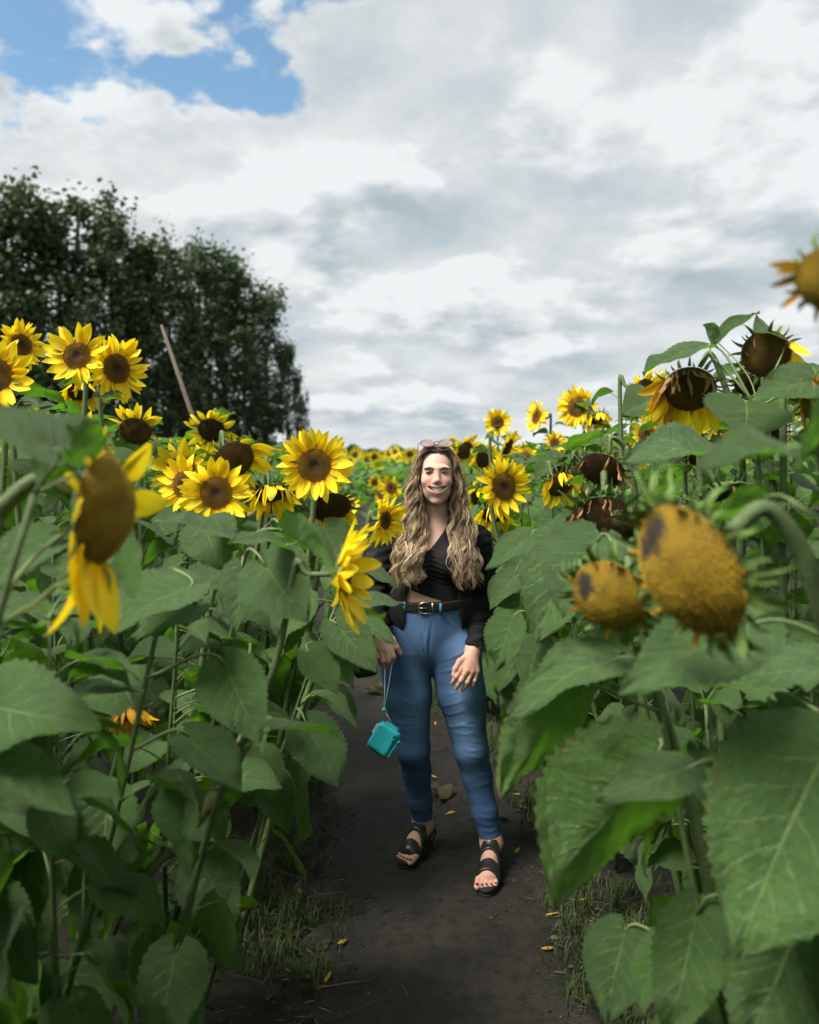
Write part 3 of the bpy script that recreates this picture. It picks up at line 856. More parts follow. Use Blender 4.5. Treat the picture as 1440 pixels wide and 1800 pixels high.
hero(1212, 1003, 1.2, (-.86, -.40, -.33), 'yellow', .098, 'closest sunflower, huge blurred mustard disc with one grey patch and no petals', 50, base=Vector((.86, 1.28, 0)),
     pts=[Vector((.86, 1.28, 0)), Vector((.80, 1.27, .8)), P(1450, 1090, 1.25), P(1405, 960, 1.25), P(1345, 893, 1.25), P(1285, 935, 1.24)], petals=[dict(n=14, set=PET_OLD, len=(.18, .36), tilt=(.3, 1.0), miss=.4)], leaves=(.2, .6), bracts=32, r0=.016, r1=.012, disc=(1, -.2), fringe=30)
hero(1440, 700, 2.35, (.35, -.85, -.3), 'yellow', .062, 'ragged ochre sunflower cut off by the photo edge below the bare domed one', 51, petals=TATTER, leaves=(.6, None))
hero(1268, 868, 2.5, (.3, -.35, -.85), 'dark', .07, 'nodding head seen from behind among pale leaves, green back showing', 52, petals=DRIED, leaves=(.4, None))

# --- leafy plants along the verge that carry the big near leaves
def front_plant(base, top, label, r0=.010, zl=.2, zh=None, size=.2, step=.13, seed=0, bias=None, mid=None, mat=None):
    r = rng(seed); base, top = Vector(base), Vector(top)
    p = new_plant(base, label)
    m = mid or (base.lerp(top, .5) + Vector((r.uniform(-.04, .04), r.uniform(-.04, .04), 0)))
    cur = stem_part(p, [base, m, top], r0, r0 * .5, n=18, mat=mat)
    if zh: grow_leaves(p, cur, r, zl, zh, step, size, bias=bias)
    return p, cur
def near_pt(cur, q):
    q = Vector(q); return min(cur, key=lambda p: (p - q).length + max(0, p.z - q.z) * .5)
def big(pc, b, t, nrm, width=.85, seed=0, **k):
    p, cur = pc
    b, t = P(*b), P(*t)
    s = near_pt(cur, b)
    if (s - b).length > .55: s = None
    return hero_leaf(p, b, t, nrm, width, seed, s, **k)

a1 = front_plant((-.72, 2.35, 0), P(440, 945, 2.3), 'leafy stalk whose bright tilted leaf lies under the round open flower', seed=61, zl=.3, zh=1.0)
big(a1, (415, 948, 2.22), (272, 912, 2.15), (-.1, -.35, 1), .62, 1, droop=.5, fold=.2)
big(a1, (360, 925, 2.30), (388, 1010, 2.22), (0, -1, .35), 1.05, 2)
big(a1, (425, 1000, 2.12), (418, 1112, 2.05), (.25, -.9, .35), .75, 3)
big(a1, (468, 995, 2.02), (532, 1100, 1.94), (-.1, -.9, .45), 1.0, 4, droop=.6)
big(a1, (505, 938, 2.05), (580, 1010, 1.98), (.4, .55, .7), .95, 5)
big(a1, (500, 960, 2.0), (395, 955, 1.9), (-.1, -.5, 1), .5, 6)
a2 = front_plant((-.92, 1.95, 0), P(300, 1000, 1.95), 'leafy stalk carrying two broad pale leaves over the dark gap', seed=62, zl=.3, zh=.9)
big(a2, (335, 1032, 1.9), (195, 1108, 1.8), (-.15, -.65, .85), .92, 7)
big(a2, (245, 1062, 1.98), (58, 1110, 1.86), (0, -.45, 1), .62, 8)
big(a2, (345, 1065, 1.95), (232, 1130, 1.85), (.1, -.6, .9), .6, 9)
big(a2, (200, 1185, 2.05), (205, 1262, 1.98), (0, -.85, .6), 1.75, 10, fold=.05)
big(a2, (395, 1168, 1.9), (458, 1308, 1.84), (.1, -.9, .45), .80, 11)
big(a2, (330, 1293, 1.95), (418, 1402, 1.9), (.55, -.55, .6), .75, 12, droop=.8)
big(a2, (185, 1395, 2.0), (195, 1545, 1.94), (0, -1, .3), .95, 13)
big(a2, (155, 1530, 2.1), (175, 1665, 2.05), (.2, -1, .2), .6, 14)
a3 = front_plant((-1.0, 1.45, 0), P(-60, 1120, 1.40), 'blurred stalk at the photo edge with a big pale leaf in the dark', seed=63, zl=.2, zh=.6)
big(a3, (-50, 1235, 1.55), (166, 1302, 1.48), (.05, -.65, .85), .72, 15, fold=.05)
big(a3, (-40, 1325, 1.5), (130, 1438, 1.45), (.45, -.55, .6), .55, 16)
big(a3, (-20, 1575, 1.8), (58, 1738, 1.75), (.2, -.95, .3), .75, 17)
big(a3, (120, 1688, 2.1), (185, 1830, 2.05), (0, -1, .3), .95, 18)
big(a3, (30, 1500, 1.9), (60, 1640, 1.85), (.1, -.95, .3), .9, 19)
a4 = front_plant((-1.02, 1.25, 0), P(60, 870, 1.22), 'close stalk holding the blurred curled leaf above the swollen orange disc', seed=64, r0=.010)
big(a4, (95, 790, 1.2), (-60, 740, 1.15), (.1, -.6, .75), .9, 20)
big(a4, (150, 800, 1.28), (105, 725, 1.26), (.6, -.6, .3), 1.0, 21, droop=1.2)
big(a4, (100, 800, 1.3), (60, 850, 1.3), (0, .8, .5), 1.1, 22)
big(a4, (90, 960, 1.5), (-60, 1060, 1.45), (.1, -.5, .9), .8, 23)
big(a4, (190, 960, 1.6), (225, 1060, 1.55), (.2, .8, .4), .9, 24)
a5 = front_plant((-.62, 2.55, 0), P(560, 1130, 2.55), 'slim stalk leaning out over the path beside the woman\'s bag', seed=65, r0=.009, zl=.25, zh=.75, size=.15)
big(a5, (540, 1275, 2.45), (592, 1392, 2.38), (.35, -.85, .4), .85, 25)
big(a5, (560, 1222, 2.6), (632, 1290, 2.55), (.35, -.25, .9), .40, 26, droop=.9)
big(a5, (478, 1365, 2.5), (502, 1465, 2.45), (.1, -1, .3), .75, 27)
big(a5, (592, 1098, 2.45), (655, 1188, 2.38), (.15, -.85, .5), .75, 28)
big(a5, (640, 1092, 2.75), (698, 1138, 2.72), (.2, -.6, .8), .55, 29)
big(a5, (632, 1062, 2.5), (710, 1062, 2.58), (.1, -.45, .9), .55, 30)
big(a5, (640, 1000, 2.6), (700, 1035, 2.62), (.1, -.5, .9), .5, 31)
big(a5, (545, 1150, 2.4), (600, 1215, 2.35), (.2, -.8, .5), .85, 32)

b1 = front_plant((.98, 1.42, 0), P(1490, 1150, 1.42), 'closest leafy stalk with the giant blurred pale leaf at the photo corner', seed=71, zl=.25, zh=.55)
big(b1, (1448, 1325, 1.36), (1276, 1672, 1.30), (-.45, -.85, .42), .86, 40, droop=.5, fold=.30, wav=.04)
big(b1, (1205, 1352, 1.42), (1060, 1425, 1.36), (0, -.6, .85), .55, 41)
big(b1, (1405, 1610, 1.45), (1285, 1860, 1.40), (-.2, -.95, .35), .85, 42)
big(b1, (1225, 1605, 1.6), (1172, 1830, 1.55), (-.3, -.9, .3), .62, 43)
big(b1, (1480, 1600, 1.4), (1430, 1780, 1.35), (-.3, -.9, .4), .8, 44)
big(b1, (1318, 1100, 1.42), (1078, 1218, 1.34), (-.05, -.62, .80), .58, 45, fold=.16)
big(b1, (1470, 1175, 1.6), (1262, 1220, 1.52), (0, -.35, 1), .5, 46)
big(b1, (1370, 1235, 1.6), (1450, 1330, 1.55), (.2, -.7, .6), .8, 68)
b2 = front_plant((.80, 1.72, 0), P(1140, 1120, 1.72), 'stalk with a large drooping dark leaf over the path edge', seed=72, zl=.3, zh=.7)
big(b2, (1150, 1340, 1.52), (975, 1608, 1.45), (.35, .55, .65), .95, 47, droop=.7)
big(b2, (1085, 1158, 1.72), (892, 1262, 1.64), (-.2, -.4, 1), .55, 48, droop=.5)
big(b2, (1015, 1222, 1.70), (876, 1395, 1.62), (.45, .55, .6), .75, 49)
big(b2, (1050, 950, 1.80), (985, 1085, 1.74), (-.4, -.8, .3), 1.0, 67)
big(b2, (1098, 1640, 1.8), (1058, 1795, 1.75), (-.3, -.9, .4), .85, 50)
big(b2, (1000, 945, 2.05), (958, 1135, 1.98), (-.15, -.85, .5), .8, 51)
big(b2, (1085, 1010, 1.9), (1060, 1170, 1.85), (-.1, -.8, .6), .9, 52)
b3 = front_plant((1.12, 2.45, 0), P(1330, 720, 2.45), 'tall leafy stalk with pale blue-green leaves beneath the heavy drooping flower', seed=73, zl=.5, zh=1.3)
big(b3, (1260, 798, 2.32), (1098, 818, 2.25), (0, -.5, 1), .72, 53)
big(b3, (1312, 708, 2.42), (1308, 772, 2.34), (0, -.85, .6), 1.75, 54, fold=.03)
big(b3, (1445, 668, 2.35), (1322, 712, 2.3), (0, -.75, .7), .65, 55)
big(b3, (1235, 612, 2.52), (1130, 656, 2.45), (-.25, -.35, 1), .62, 56)
big(b3, (1258, 598, 2.6), (1236, 570, 2.58), (0, -.7, .5), 1.3, 57)
big(b3, (1262, 596, 2.6), (1330, 546, 2.6), (0, -.5, .9), .35, 58)
big(b3, (1360, 590, 2.6), (1320, 580, 2.55), (0, -.6, .7), 1.3, 59)
big(b3, (1150, 700, 2.8), (1100, 735, 2.7), (.1, -.7, .6), 1.0, 60)
b4 = front_plant((.86, 1.16, 0), P(1440, 800, 1.15), 'close stalk holding blurred pale leaves above the huge mustard disc', seed=74, r0=.009)
big(b4, (1385, 788, 1.16), (1222, 822, 1.1), (0, -.45, 1), .55, 61)
big(b4, (1470, 740, 1.12), (1405, 830, 1.08), (-.1, .6, .6), 1.0, 62)
big(b4, (1335, 880, 1.3), (1255, 915, 1.28), (0, .7, .6), .8, 63)
b5 = front_plant((.86, 3.0, 0), P(960, 930, 2.95), 'leafy stalk at the path edge beside the woman\'s black sleeve', seed=75, zl=.3, zh=1.15, bias=math.pi)
big(b5, (932, 940, 2.92), (860, 1008, 2.88), (-.2, -.6, .8), .62, 64)
big(b5, (900, 1090, 2.9), (872, 1180, 2.88), (-.2, -.8, .5), .8, 65)

b6 = front_plant((.80, 3.75, 0), P(925, 930, 3.7), 'leafy stalk just behind the woman\'s resting hand', seed=76, zl=.2, zh=1.25, bias=math.pi, step=.07)
for k, (bx_, by_, tx_, ty_, d_) in enumerate(((905, 1010, 868, 1075, 3.3), (925, 1060, 880, 1140, 3.25), (960, 1040, 930, 1120, 3.1), (915, 1150, 875, 1215, 3.3), (950, 1130, 915, 1215, 3.0), (985, 1010, 955, 1060, 3.0), (935, 985, 890, 1030, 3.4), (960, 1200, 925, 1270, 2.9), (905, 1215, 890, 1290, 3.3))):
    big(b6, (bx_, by_, d_ + .05), (tx_, ty_, d_), (-.5 + .4 * (k % 3), -.55, .4 + .3 * (k % 2)), .85, 80 + k)
# ------------------------------------------------------------------ the thicket behind: individuals on a jittered grid
RINGS = [ring_mesh(k, 19, PET, 0, (0, -1, 0)) for k in range(4)]
RINGS_D = [ring_mesh(10 + k, 18, PET, .6, (0, -.7, -.7), .85, 1.2) for k in range(3)]
RINGS_O = [ring_mesh(20 + k, 14, PET_DRY, .7, (0, -.7, -.7), .6, 1.0, miss=.2) for k in range(2)]
BR_LO = []
for k in range(2):
    rr_ = rng(k); parts = []
    for i in range(16):
        Mp = petal_frame(2 * math.pi * i / 16, rr_.uniform(-.5, .3), 1.0, -.1, rr_.uniform(.5, .85), 0, Matrix.Identity(3))
        bm = BRACT[i % 5]; parts.append(([tuple(Mp @ v.co) for v in bm.vertices], [tuple(p.vertices) for p in bm.polygons]))
    V, F, _ = merge(parts); BR_LO.append(mk('bracts', V, F, [M_BRACT]))

def far_head(plant, c, f, kind, rr, r, ring):
    M = T(c) @ head_rot(f).to_4x4() @ Matrix.Scale(rr, 4)
    h = add('flower_head', RECEPT, plant, M)
    add('disc', DISC_LO[kind][0], h, M)
    if ring: tag(add('petals', ring, h, M), kind='stuff')
    tag(add('bracts', BR_LO[r.randrange(2)], h, M), kind='stuff')

def filler(x, y, ztop, r, label, group, nleaf_from, step, size, head=None, near=True):
    base = Vector((x, y, 0)); p = new_plant(base, label, group)
    side = -1 if x < path_c(y) else 1
    lean = Vector((-side * r.uniform(-.03, .10), r.uniform(-.06, .06), 0))
    top = base + lean + Vector((0, 0, ztop))
    if head:
        kind, f, rr, ring = head
        c = Vector((top.x, top.y, ztop)) + Vector(f) * rr
        pts = stem_to_head(base, c, f, rr, r)
        far_head(p, c, f, kind, rr, r, ring)
        cur = stem_part(p, pts, .011, .007, n=16, sides=6 if near else 5)
    else:
        cur = stem_part(p, [base, base.lerp(top, .5) + Vector((r.uniform(-.05, .05), 0, 0)), top], .010, .004, n=10, sides=6 if near else 5)
    zt = max(q.z for q in cur)
    grow_leaves(p, cur, r, nleaf_from, zt - .02, step, size, bias=(math.pi if side > 0 else 0) if step < .07 else None)
    for k in range(3):
        leaf_at(p, cur[-1] if not head else cur[-5], r.uniform(0, 6.3), size * r.uniform(.45, .75), r.choice(LV_TOP), r.uniform(-.1, .7), r.uniform(-.4, .4))

r = rng(77)
occupied = [WM[h[0].name].translation for h in HEROES]
count = 0
USED = {}
def try_filler(x, y, sp):
    global count
    if abs(x - path_c(y)) < (.68 if y < 5.5 else .9): return
    px = 720 + FPX * x / y
    if px < -330 or px > 1770: return
    if any((o.x - x) ** 2 + (o.y - y) ** 2 < (.20 if y < 5 else .1) ** 2 for o in occupied): return
    side = 'l' if x < path_c(y) else 'r'
    lim = SIL(px)
    if y < 2.7: lim = max(lim, SILN(px))
    elif y < 3.3: lim = max(lim, SIL(px) + (130 if side == 'l' else 70))
    lim += r.uniform(0, 45) if y < 6 else r.uniform(-6, 28)
    yy_ = min(y, 8.5)
    zt = CAMZ + (HORY - lim) / FPX * yy_
    zt = min(zt, 2.25) - .10
    if y > 8.5: zt = min(zt, 1.95) * r.uniform(.93, 1.0)
    if zt < .45: return
    head = None
    q = r.random()
    pr_ = 0 if y < 2.8 else .15 if y < 3.3 else (.55 if y < 6 else .85)
    if q < pr_:
        fr = r.random()
        if y > 5.5 and fr < .75 or fr < .30:
            f = Vector((r.uniform(-.6, .6) + (-.15 if side == 'r' else .15), -1, r.uniform(-.25, .15))); head = ('fresh', f.normalized(), r.uniform(.055, .07), r.choice(RINGS))
        elif fr < .7:
            f = Vector((r.uniform(-.6, .6), -.65, r.uniform(-.9, -.5))); head = (r.choice(('dark', 'brown')), f.normalized(), r.uniform(.06, .08), r.choice(RINGS_D))
        else:
            f = Vector((r.uniform(-.6, .6), -.6, r.uniform(-.9, -.5))); head = ('dark', f.normalized(), r.uniform(.06, .085), r.choice(RINGS_O))
    where = 'below the dark trees' if side == 'l' else 'across the path from the trees'
    if y < 3.4: band, start, step, size = 'close', .16, .058, .18
    elif y < 6: band, start, step, size = 'middle', .45, .10, .20
    else: band, start, step, size = 'far', max(.3, zt - .85), .105, .23
    if y > 3.4 and abs(x - path_c(y)) < 1.35: start, step = .20, .060
    if y <= 3.4 and abs(x - path_c(y)) < 1.3: step = .048
    what = {'close': 'close leafy stalk', 'middle': 'sunflower a few steps back', 'far': 'small distant sunflower'}[band]
    kindw = 'with no flower showing' if not head else {'fresh': 'with an open yellow flower'}.get(head[0], 'with a nodding seed head')
    lab = f'{what} {kindw}, {where}'
    grp = lab
    if y < 6:
        pt = HORY - (zt - CAMZ) * FPX / y
        hx, hy, hd, hs = min((q for q in HERO_AT if q[3] in SHORT), key=lambda q: abs(q[0] - px) + .6 * abs(q[1] - pt) + 150 * abs(q[2] - y))
        rel = 'behind' if y > hd + .25 else 'in front of' if y < hd - .25 else 'level with'
        sd = 'path side' if abs(px - 745) < abs(hx - 745) else 'field side'
        what2 = 'flowerless leafy stalk' if not head else {'fresh': 'open yellow sunflower'}.get(head[0], 'nodding sunflower')
        lab = f'{what2} {rel} the {SHORT[hs]}, {sd}'
        USED[lab] = USED.get(lab, 0) + 1
        if USED[lab] > 1: lab = f'{("", "", "second", "third", "fourth", "fifth", "sixth", "seventh", "eighth")[min(8, USED[lab])]} {lab}'
    filler(x, y, zt, r, lab, grp, start, step, size, head, y < 6)
    occupied.append(Vector((x, y, 0))); count += 1

for (y0, y1, sp) in ((1.6, 3.4, .29), (3.4, 6.0, .40), (6.0, 14.5, .94)):
    yv = y0
    while yv < y1:
        half_w = .72 * yv + .3
        xv = -half_w
        while xv < half_w:
            try_filler(xv + r.uniform(-.3, .3) * sp, yv + r.uniform(-.35, .35) * sp, sp)
            xv += sp
        yv += sp
for yv in np.arange(2.3, 6.4, .27):          # the dense outer rows along the path
    for s_ in (-1, 1): try_filler(path_c(yv) + s_ * (.75 + r.uniform(-.06, .10)), yv + r.uniform(-.08, .08), .2)
print('fillers', count)

# the rows go on out of view round the photographer, added for shade
BV, BF, BM, BUV = [], [], [], []
rb = rng(55)
lo_leaf = leaf_mesh(777, .5, -.6, .9, .25, .06, .85, .8, rows=6, half=2)
lv = [Vector(v.co) for v in lo_leaf.vertices]; lf = [tuple(q.vertices) for q in lo_leaf.polygons]; lm = [q.material_index for q in lo_leaf.polygons]
luv = [(0, 0)] * len(lv)
for lp, d_ in zip(lo_leaf.loops, lo_leaf.uv_layers[0].data): luv[lp.vertex_index] = tuple(d_.uv)
for yv in np.arange(-2.4, 1.5, .33):
    for s_ in (-1, 1):
        for k in range(4):
            x = path_c(yv) + s_ * (.72 + .36 * k + rb.uniform(-.08, .08)); y = yv + rb.uniform(-.1, .1); H_ = rb.uniform(1.75, 2.15)
            if y > -.2 and abs(x) < .52 * y + .42: continue
            tv, tf = tube([Vector((x, y, 0)), Vector((x + rb.uniform(-.04, .04), y, H_ * .5)), Vector((x, y, H_))], [.012, .011, .006], 5)
            o = len(BV); BV += tv; BF += [tuple(i + o for i in q) for q in tf]; BM += [1] * len(tf); BUV += [(0, 0)] * len(tv)
            a = rb.uniform(0, 6.3)
            for z in np.arange(.35, H_, .095):
                a += GOLD; s2 = .21 * rb.uniform(.7, 1.15); el = rb.uniform(-.4, .4)
                M = frame((x, y, z), Vector((math.cos(a), math.sin(a), el)), (0, 0, 1), s2, s2, s2)
                o = len(BV); BV += [tuple(M @ v) for v in lv]; BF += [tuple(i + o for i in q) for q in lf]; BM += lm; BUV += luv
shade_rows = add('sunflower_rows', mk('sunflower_rows', BV, BF, [M_LEAF, M_STEM], uv=BUV, midx=BM))
tag(shade_rows, 'unseen leafy sunflower rows beside and behind the photographer, added to shade the foreground', 'sunflower field', kind='stuff')

# ------------------------------------------------------------------ the rest of the field, too far to count
r = rng(99)
GV, GF, GM, GUV = [], [], [], []
def push(vs_, fs, mi, uvs=None):
    o = len(GV); GV.extend(vs_); GF.extend([tuple(i + o for i in f) for f in fs]); GM.extend([mi] * len(fs)); GUV.extend(uvs or [(0, .5)] * len(vs_))
def far_plant(x, y, z):
    f = Vector((r.uniform(-.5, .5), -1, r.uniform(-.3, .1))).normalized(); R3 = head_rot(f); c = Vector((x, y, z))
    rr = r.uniform(.055, .075); n = 11
    if r.random() < .8:
        vs_ = []; fs = []
        for i in range(n):
            a = 2 * math.pi * i / n + r.uniform(-.1, .1); L = r.uniform(1.9, 2.5); wd = .30
            for (q, da) in ((.8, -.2), (.8, .2), (1.6, wd * .6), (L, 0), (1.6, -wd * .6)):
                vs_.append(tuple(c + R3 @ Vector((q * math.cos(a + da), q * math.sin(a + da), .15 * (q - .8))) * rr))
            fs.append(tuple(range(i * 5, i * 5 + 5)))
        push(vs_, fs, 0)
        vs_ = [tuple(c + f * rr * .25)] + [tuple(c + R3 @ Vector((math.cos(k * math.pi / 4), math.sin(k * math.pi / 4), .08)) * rr) for k in range(8)]
        push(vs_, [(0, 1 + k, 1 + (k + 1) % 8) for k in range(8)], 1)
    for k in range(11):
        a = r.uniform(0, 6.3); s = r.uniform(.14, .27); d = Vector((math.cos(a), math.sin(a), r.uniform(-.7, .2)))
        b0 = c + Vector((0, 0, -r.uniform(.06, .75))) + d * .06; t0 = Vector((-math.sin(a), math.cos(a), r.uniform(-.4, .4))) * s * .42
        push([tuple(b0), tuple(b0 + d * s * .35 + t0), tuple(b0 + d * s * 1.2 - Vector((0, 0, .4 * s))), tuple(b0 + d * s * .35 - t0)], [(0, 1, 2, 3)], 2,
             [(0, 0), (1, .35), (0, 1), (-1, .35)])
yv = 14.4
while yv < 95:
    sp = .75 + (yv - 14) * .035
    xv = -.50 * yv
    while xv < .50 * yv:
        x, y = xv + r.uniform(-.4, .4) * sp, yv + r.uniform(-.4, .4) * sp
        if abs(x - path_c(min(y, 14))) > .7 or y > 16:
            side_up = .20 if x > 0.02 * y else (.10 if x < -.14 * y else 0)
            far_plant(x, y, r.uniform(1.42, 1.68) + side_up * r.random())
        xv += sp
    yv += sp * .9
M_FDISC = simple("far_disc_brown", (.10, .05, .014), .9)
far = add('distant_field', mk('distant_field', GV, GF, [M_PETAL, M_FDISC, M_LEAF], uv=GUV, midx=GM, smooth=False))
tag(far, 'sea of tiny yellow sunflowers running to the horizon behind the woman', 'sunflower field', kind='stuff')
# ------------------------------------------------------------------ the row of tall trees
M_TLEAF, b_, pr_n, out_ = newmat("poplar_leaf")
oi = b_.n('ShaderNodeObjectInfo'); tcn = b_.n('ShaderNodeTexCoord')
nz = b_.noise(tcn.outputs['Object'], .9, 4, .6); nz2 = b_.noise(tcn.outputs['Object'], 9, 3, .6)
cc = b_.mix(nz, (.032, .062, .022), (.066, .112, .036)); cc = b_.mix(b_.m('MULTIPLY', nz2, .5), cc, (.07, .105, .04))
b_.put(pr_n.inputs['Base Color'], cc); pr_n.inputs['Roughness'].default_value = .5
thin(b_, pr_n, out_, b_.mix(.5, cc, (.06, .10, .02)), .25)
M_BARK = simple("poplar_bark", (.07, .06, .048), .9, .2, nscale=3, namt=.4, bump=.6, bscale=12)

def poplar(seed, H, Rw, nclump, leaves):
    r = rng(seed)
    tp = [Vector((0, 0, -.3))] + [Vector((r.uniform(-.15, .15), r.uniform(-.15, .15), H * k / 6)) for k in range(1, 7)]
    cur = spline(tp, 14)
    parts = [tube(cur, [.26 * (1 - .95 * i / 13) + .015 for i in range(14)], 8)]
    tips = []
    for k in range(26):
        h = r.uniform(.12, .93) * H; a = k * GOLD + r.uniform(-.4, .4)
        prof = math.sin(math.pi * min(1, (h / H) ** .72)) ** .6 * Rw
        st = min(cur, key=lambda q: abs(q.z - h)); L = prof * r.uniform(.7, 1.1)
        d = Vector((math.cos(a), math.sin(a), 0))
        e = st + d * L + Vector((0, 0, L * r.uniform(.9, 1.9)))
        pts = bez(st, st + d * L * .5 + Vector((0, 0, L * .15)), st + d * L * .9 + Vector((0, 0, L * .6)), e, 6)
        parts.append(tube(pts, [.07 * (1 - .85 * i / 5) + .006 for i in range(6)], 5)); tips.append(pts)
    V, F, _ = merge(parts)
    trunk = mk('trunk', V, F, [M_BARK])
    cen = []
    for k in range(nclump):
        if r.random() < .62:
            pts = r.choice(tips); q = r.choice(pts[2:]); c = q + Vector((r.gauss(0, .35), r.gauss(0, .35), r.gauss(0, .5)))
        else:
            h = r.uniform(.05, 1.0); prof = math.sin(math.pi * min(1, h ** .72)) ** .6 * Rw
            a = r.uniform(0, 6.3); q = prof * math.sqrt(r.uniform(.2, 1)); c = Vector((q * math.cos(a), q * math.sin(a), h * H))
        cen.append((c, r.uniform(.28, .62)))
    g = np.random.default_rng(seed)
    cs = np.array([c[:] for c, s in cen]); ss_ = np.array([s for c, s in cen])
    idx = g.integers(0, len(cs), leaves)
    pos = cs[idx] + g.normal(size=(leaves, 3)) * ss_[idx][:, None] * np.array([.62, .62, .9])
    u = g.normal(size=(leaves, 3)); u /= np.linalg.norm(u, axis=1)[:, None]
    v = np.cross(u, g.normal(size=(leaves, 3))); v /= np.linalg.norm(v, axis=1)[:, None]
    s = g.uniform(.07, .19, leaves)[:, None]
    q = np.stack([pos - u * s, pos + v * s * .75, pos + u * s * 1.1, pos - v * s * .75], axis=1).reshape(-1, 3)
    f = np.arange(leaves * 4).reshape(-1, 4)
    return trunk, mk('crown', q, f, [M_TLEAF], smooth=False)
TR = [poplar(1, 15.5, 2.3, 105, 6600), poplar(2, 16.0, 2.0, 100, 6200), poplar(3, 14.5, 2.5, 105, 6600)]
# (column of the trunk, row of the top, distance)
trees = [(-70, 300, 44, 1.1), (10, 322, 45, 1.0), (75, 345, 47, 1.0), (135, 338, 47, 1.15), (195, 362, 50, 1.0), (250, 412, 52, 1.0), (300, 425, 54, 1.05), (350, 428, 57, 1.0),
         (395, 440, 60, 1.1), (432, 475, 62, 1.0), (470, 520, 64, 1.0), (505, 600, 66, .75), (530, 690, 68, .75), (40, 480, 58, 1.2), (220, 520, 63, 1.2), (330, 560, 70, 1.2)]
ordn = ['ninth', 'eighth', 'seventh', 'sixth', 'fifth', 'fourth', 'third', 'second', 'first']
tl = ['tall dark tree cut by the photo edge, far end of the row', 'tall dark tree next to the one cut by the photo edge', 'dark tree right above the cut-off sunflower, third in the row',
      'pointed dark tree rising above the tallest open sunflower, a peak of the row', 'dark tree sloping down just past the row\'s high peak', 'dark tree at the dip in the middle of the row',
      'dark tree behind the top of the leaning pole', 'dark tree with rounded top just past the leaning pole', 'last broad dark tree before the row steps down toward open sky',
      'dark tree where the row starts stepping down toward the sky', 'second shortest dark tree at the open-sky end of the row', 'short dark tree, last but one of the row, beside open sky', 'lowest dark tree, very end of the row, against open sky',
      'dark tree filling the gap behind the row above the cut-off sunflower', 'dark tree filling the gap behind the row past the high peak', 'dark tree filling the gap behind the leaning pole']
r = rng(12)
for k, (px, py, d, wd) in enumerate(trees):
    trunk, crown = TR[k % 3]
    b0 = P(px, HORY, d); H = CAMZ + (HORY - py) / FPX * d
    sc = H / (15.5, 16.0, 14.5)[k % 3] * .97
    M = T((b0.x, d, 0)) @ Matrix.Rotation(r.uniform(0, 6.3), 4, 'Z') @ Matrix.Diagonal((sc * wd * 1.1, sc * wd * 1.1, sc, 1))
    t = add('poplar_tree', None, None, M); tag(t, tl[k], 'tree', 'row of tall dark trees')
    add('trunk', trunk, t, M); add('crown', crown, t, M)

# undergrowth at the foot of the row, and the faint line of far woods on the horizon
g = np.random.default_rng(4)
def bushy(name, boxes, leaves, size, mat):
    P_ = []
    for (x0, x1, y0, y1, z1, n) in boxes:
        x = g.uniform(x0, x1, n); y = g.uniform(y0, y1, n)
        top = z1 * (.65 + .35 * np.sin(x * .55 + 1.3) * np.sin(x * .21))
        z = top * g.uniform(0, 1, n) ** .6
        P_.append(np.stack([x, y, z], 1))
    pos = np.concatenate(P_); n = len(pos)
    u = g.normal(size=(n, 3)); u /= np.linalg.norm(u, axis=1)[:, None]
    v = np.cross(u, g.normal(size=(n, 3))); v /= np.linalg.norm(v, axis=1)[:, None]
    s = size * g.uniform(.6, 1.4, n)[:, None]
    q = np.stack([pos - u * s, pos + v * s * .7, pos + u * s, pos - v * s * .7], 1).reshape(-1, 3)
    return mk(name, q, np.arange(n * 4).reshape(-1, 4), [mat], smooth=False)
hedge = add('undergrowth', bushy('undergrowth', [(-34, -9.5, 60, 72, 5.5, 16000)], 0, .16, M_TLEAF))
tag(hedge, 'dark bushes massed at the foot of the tall trees', 'undergrowth', kind='stuff')
woods = add('far_woods', bushy('far_woods', [(-30, -2, 330, 350, 4.6, 6000), (-2, 140, 350, 380, 3.6, 9000)], 0, .55, M_TLEAF))
tag(woods, 'low line of far woods on the horizon', 'woods', kind='stuff')

# the leaning pole
M_POLE = simple("weathered_pole", (.085, .062, .047), .85, .2, nscale=8, namt=.4, bump=.6, bscale=40)
p0, p1 = P(352, 760, 6.0), P(284, 572, 6.4)
d_ = (p0 - p1); foot = p0 + d_ * (p0.z / -d_.z) if d_.z < 0 else p0
v, f = tube([foot - d_.normalized() * -.1, foot.lerp(p1, .4) + Vector((.01, 0, 0)), foot.lerp(p1, .75) + Vector((-.012, 0, 0)), p1], [.024, .022, .018, .012], 10)
pole = add('wooden_pole', mk('wooden_pole', v, f, [M_POLE]))
tag(pole, 'weathered brown wooden pole leaning out of the flowers before the trees', 'pole')
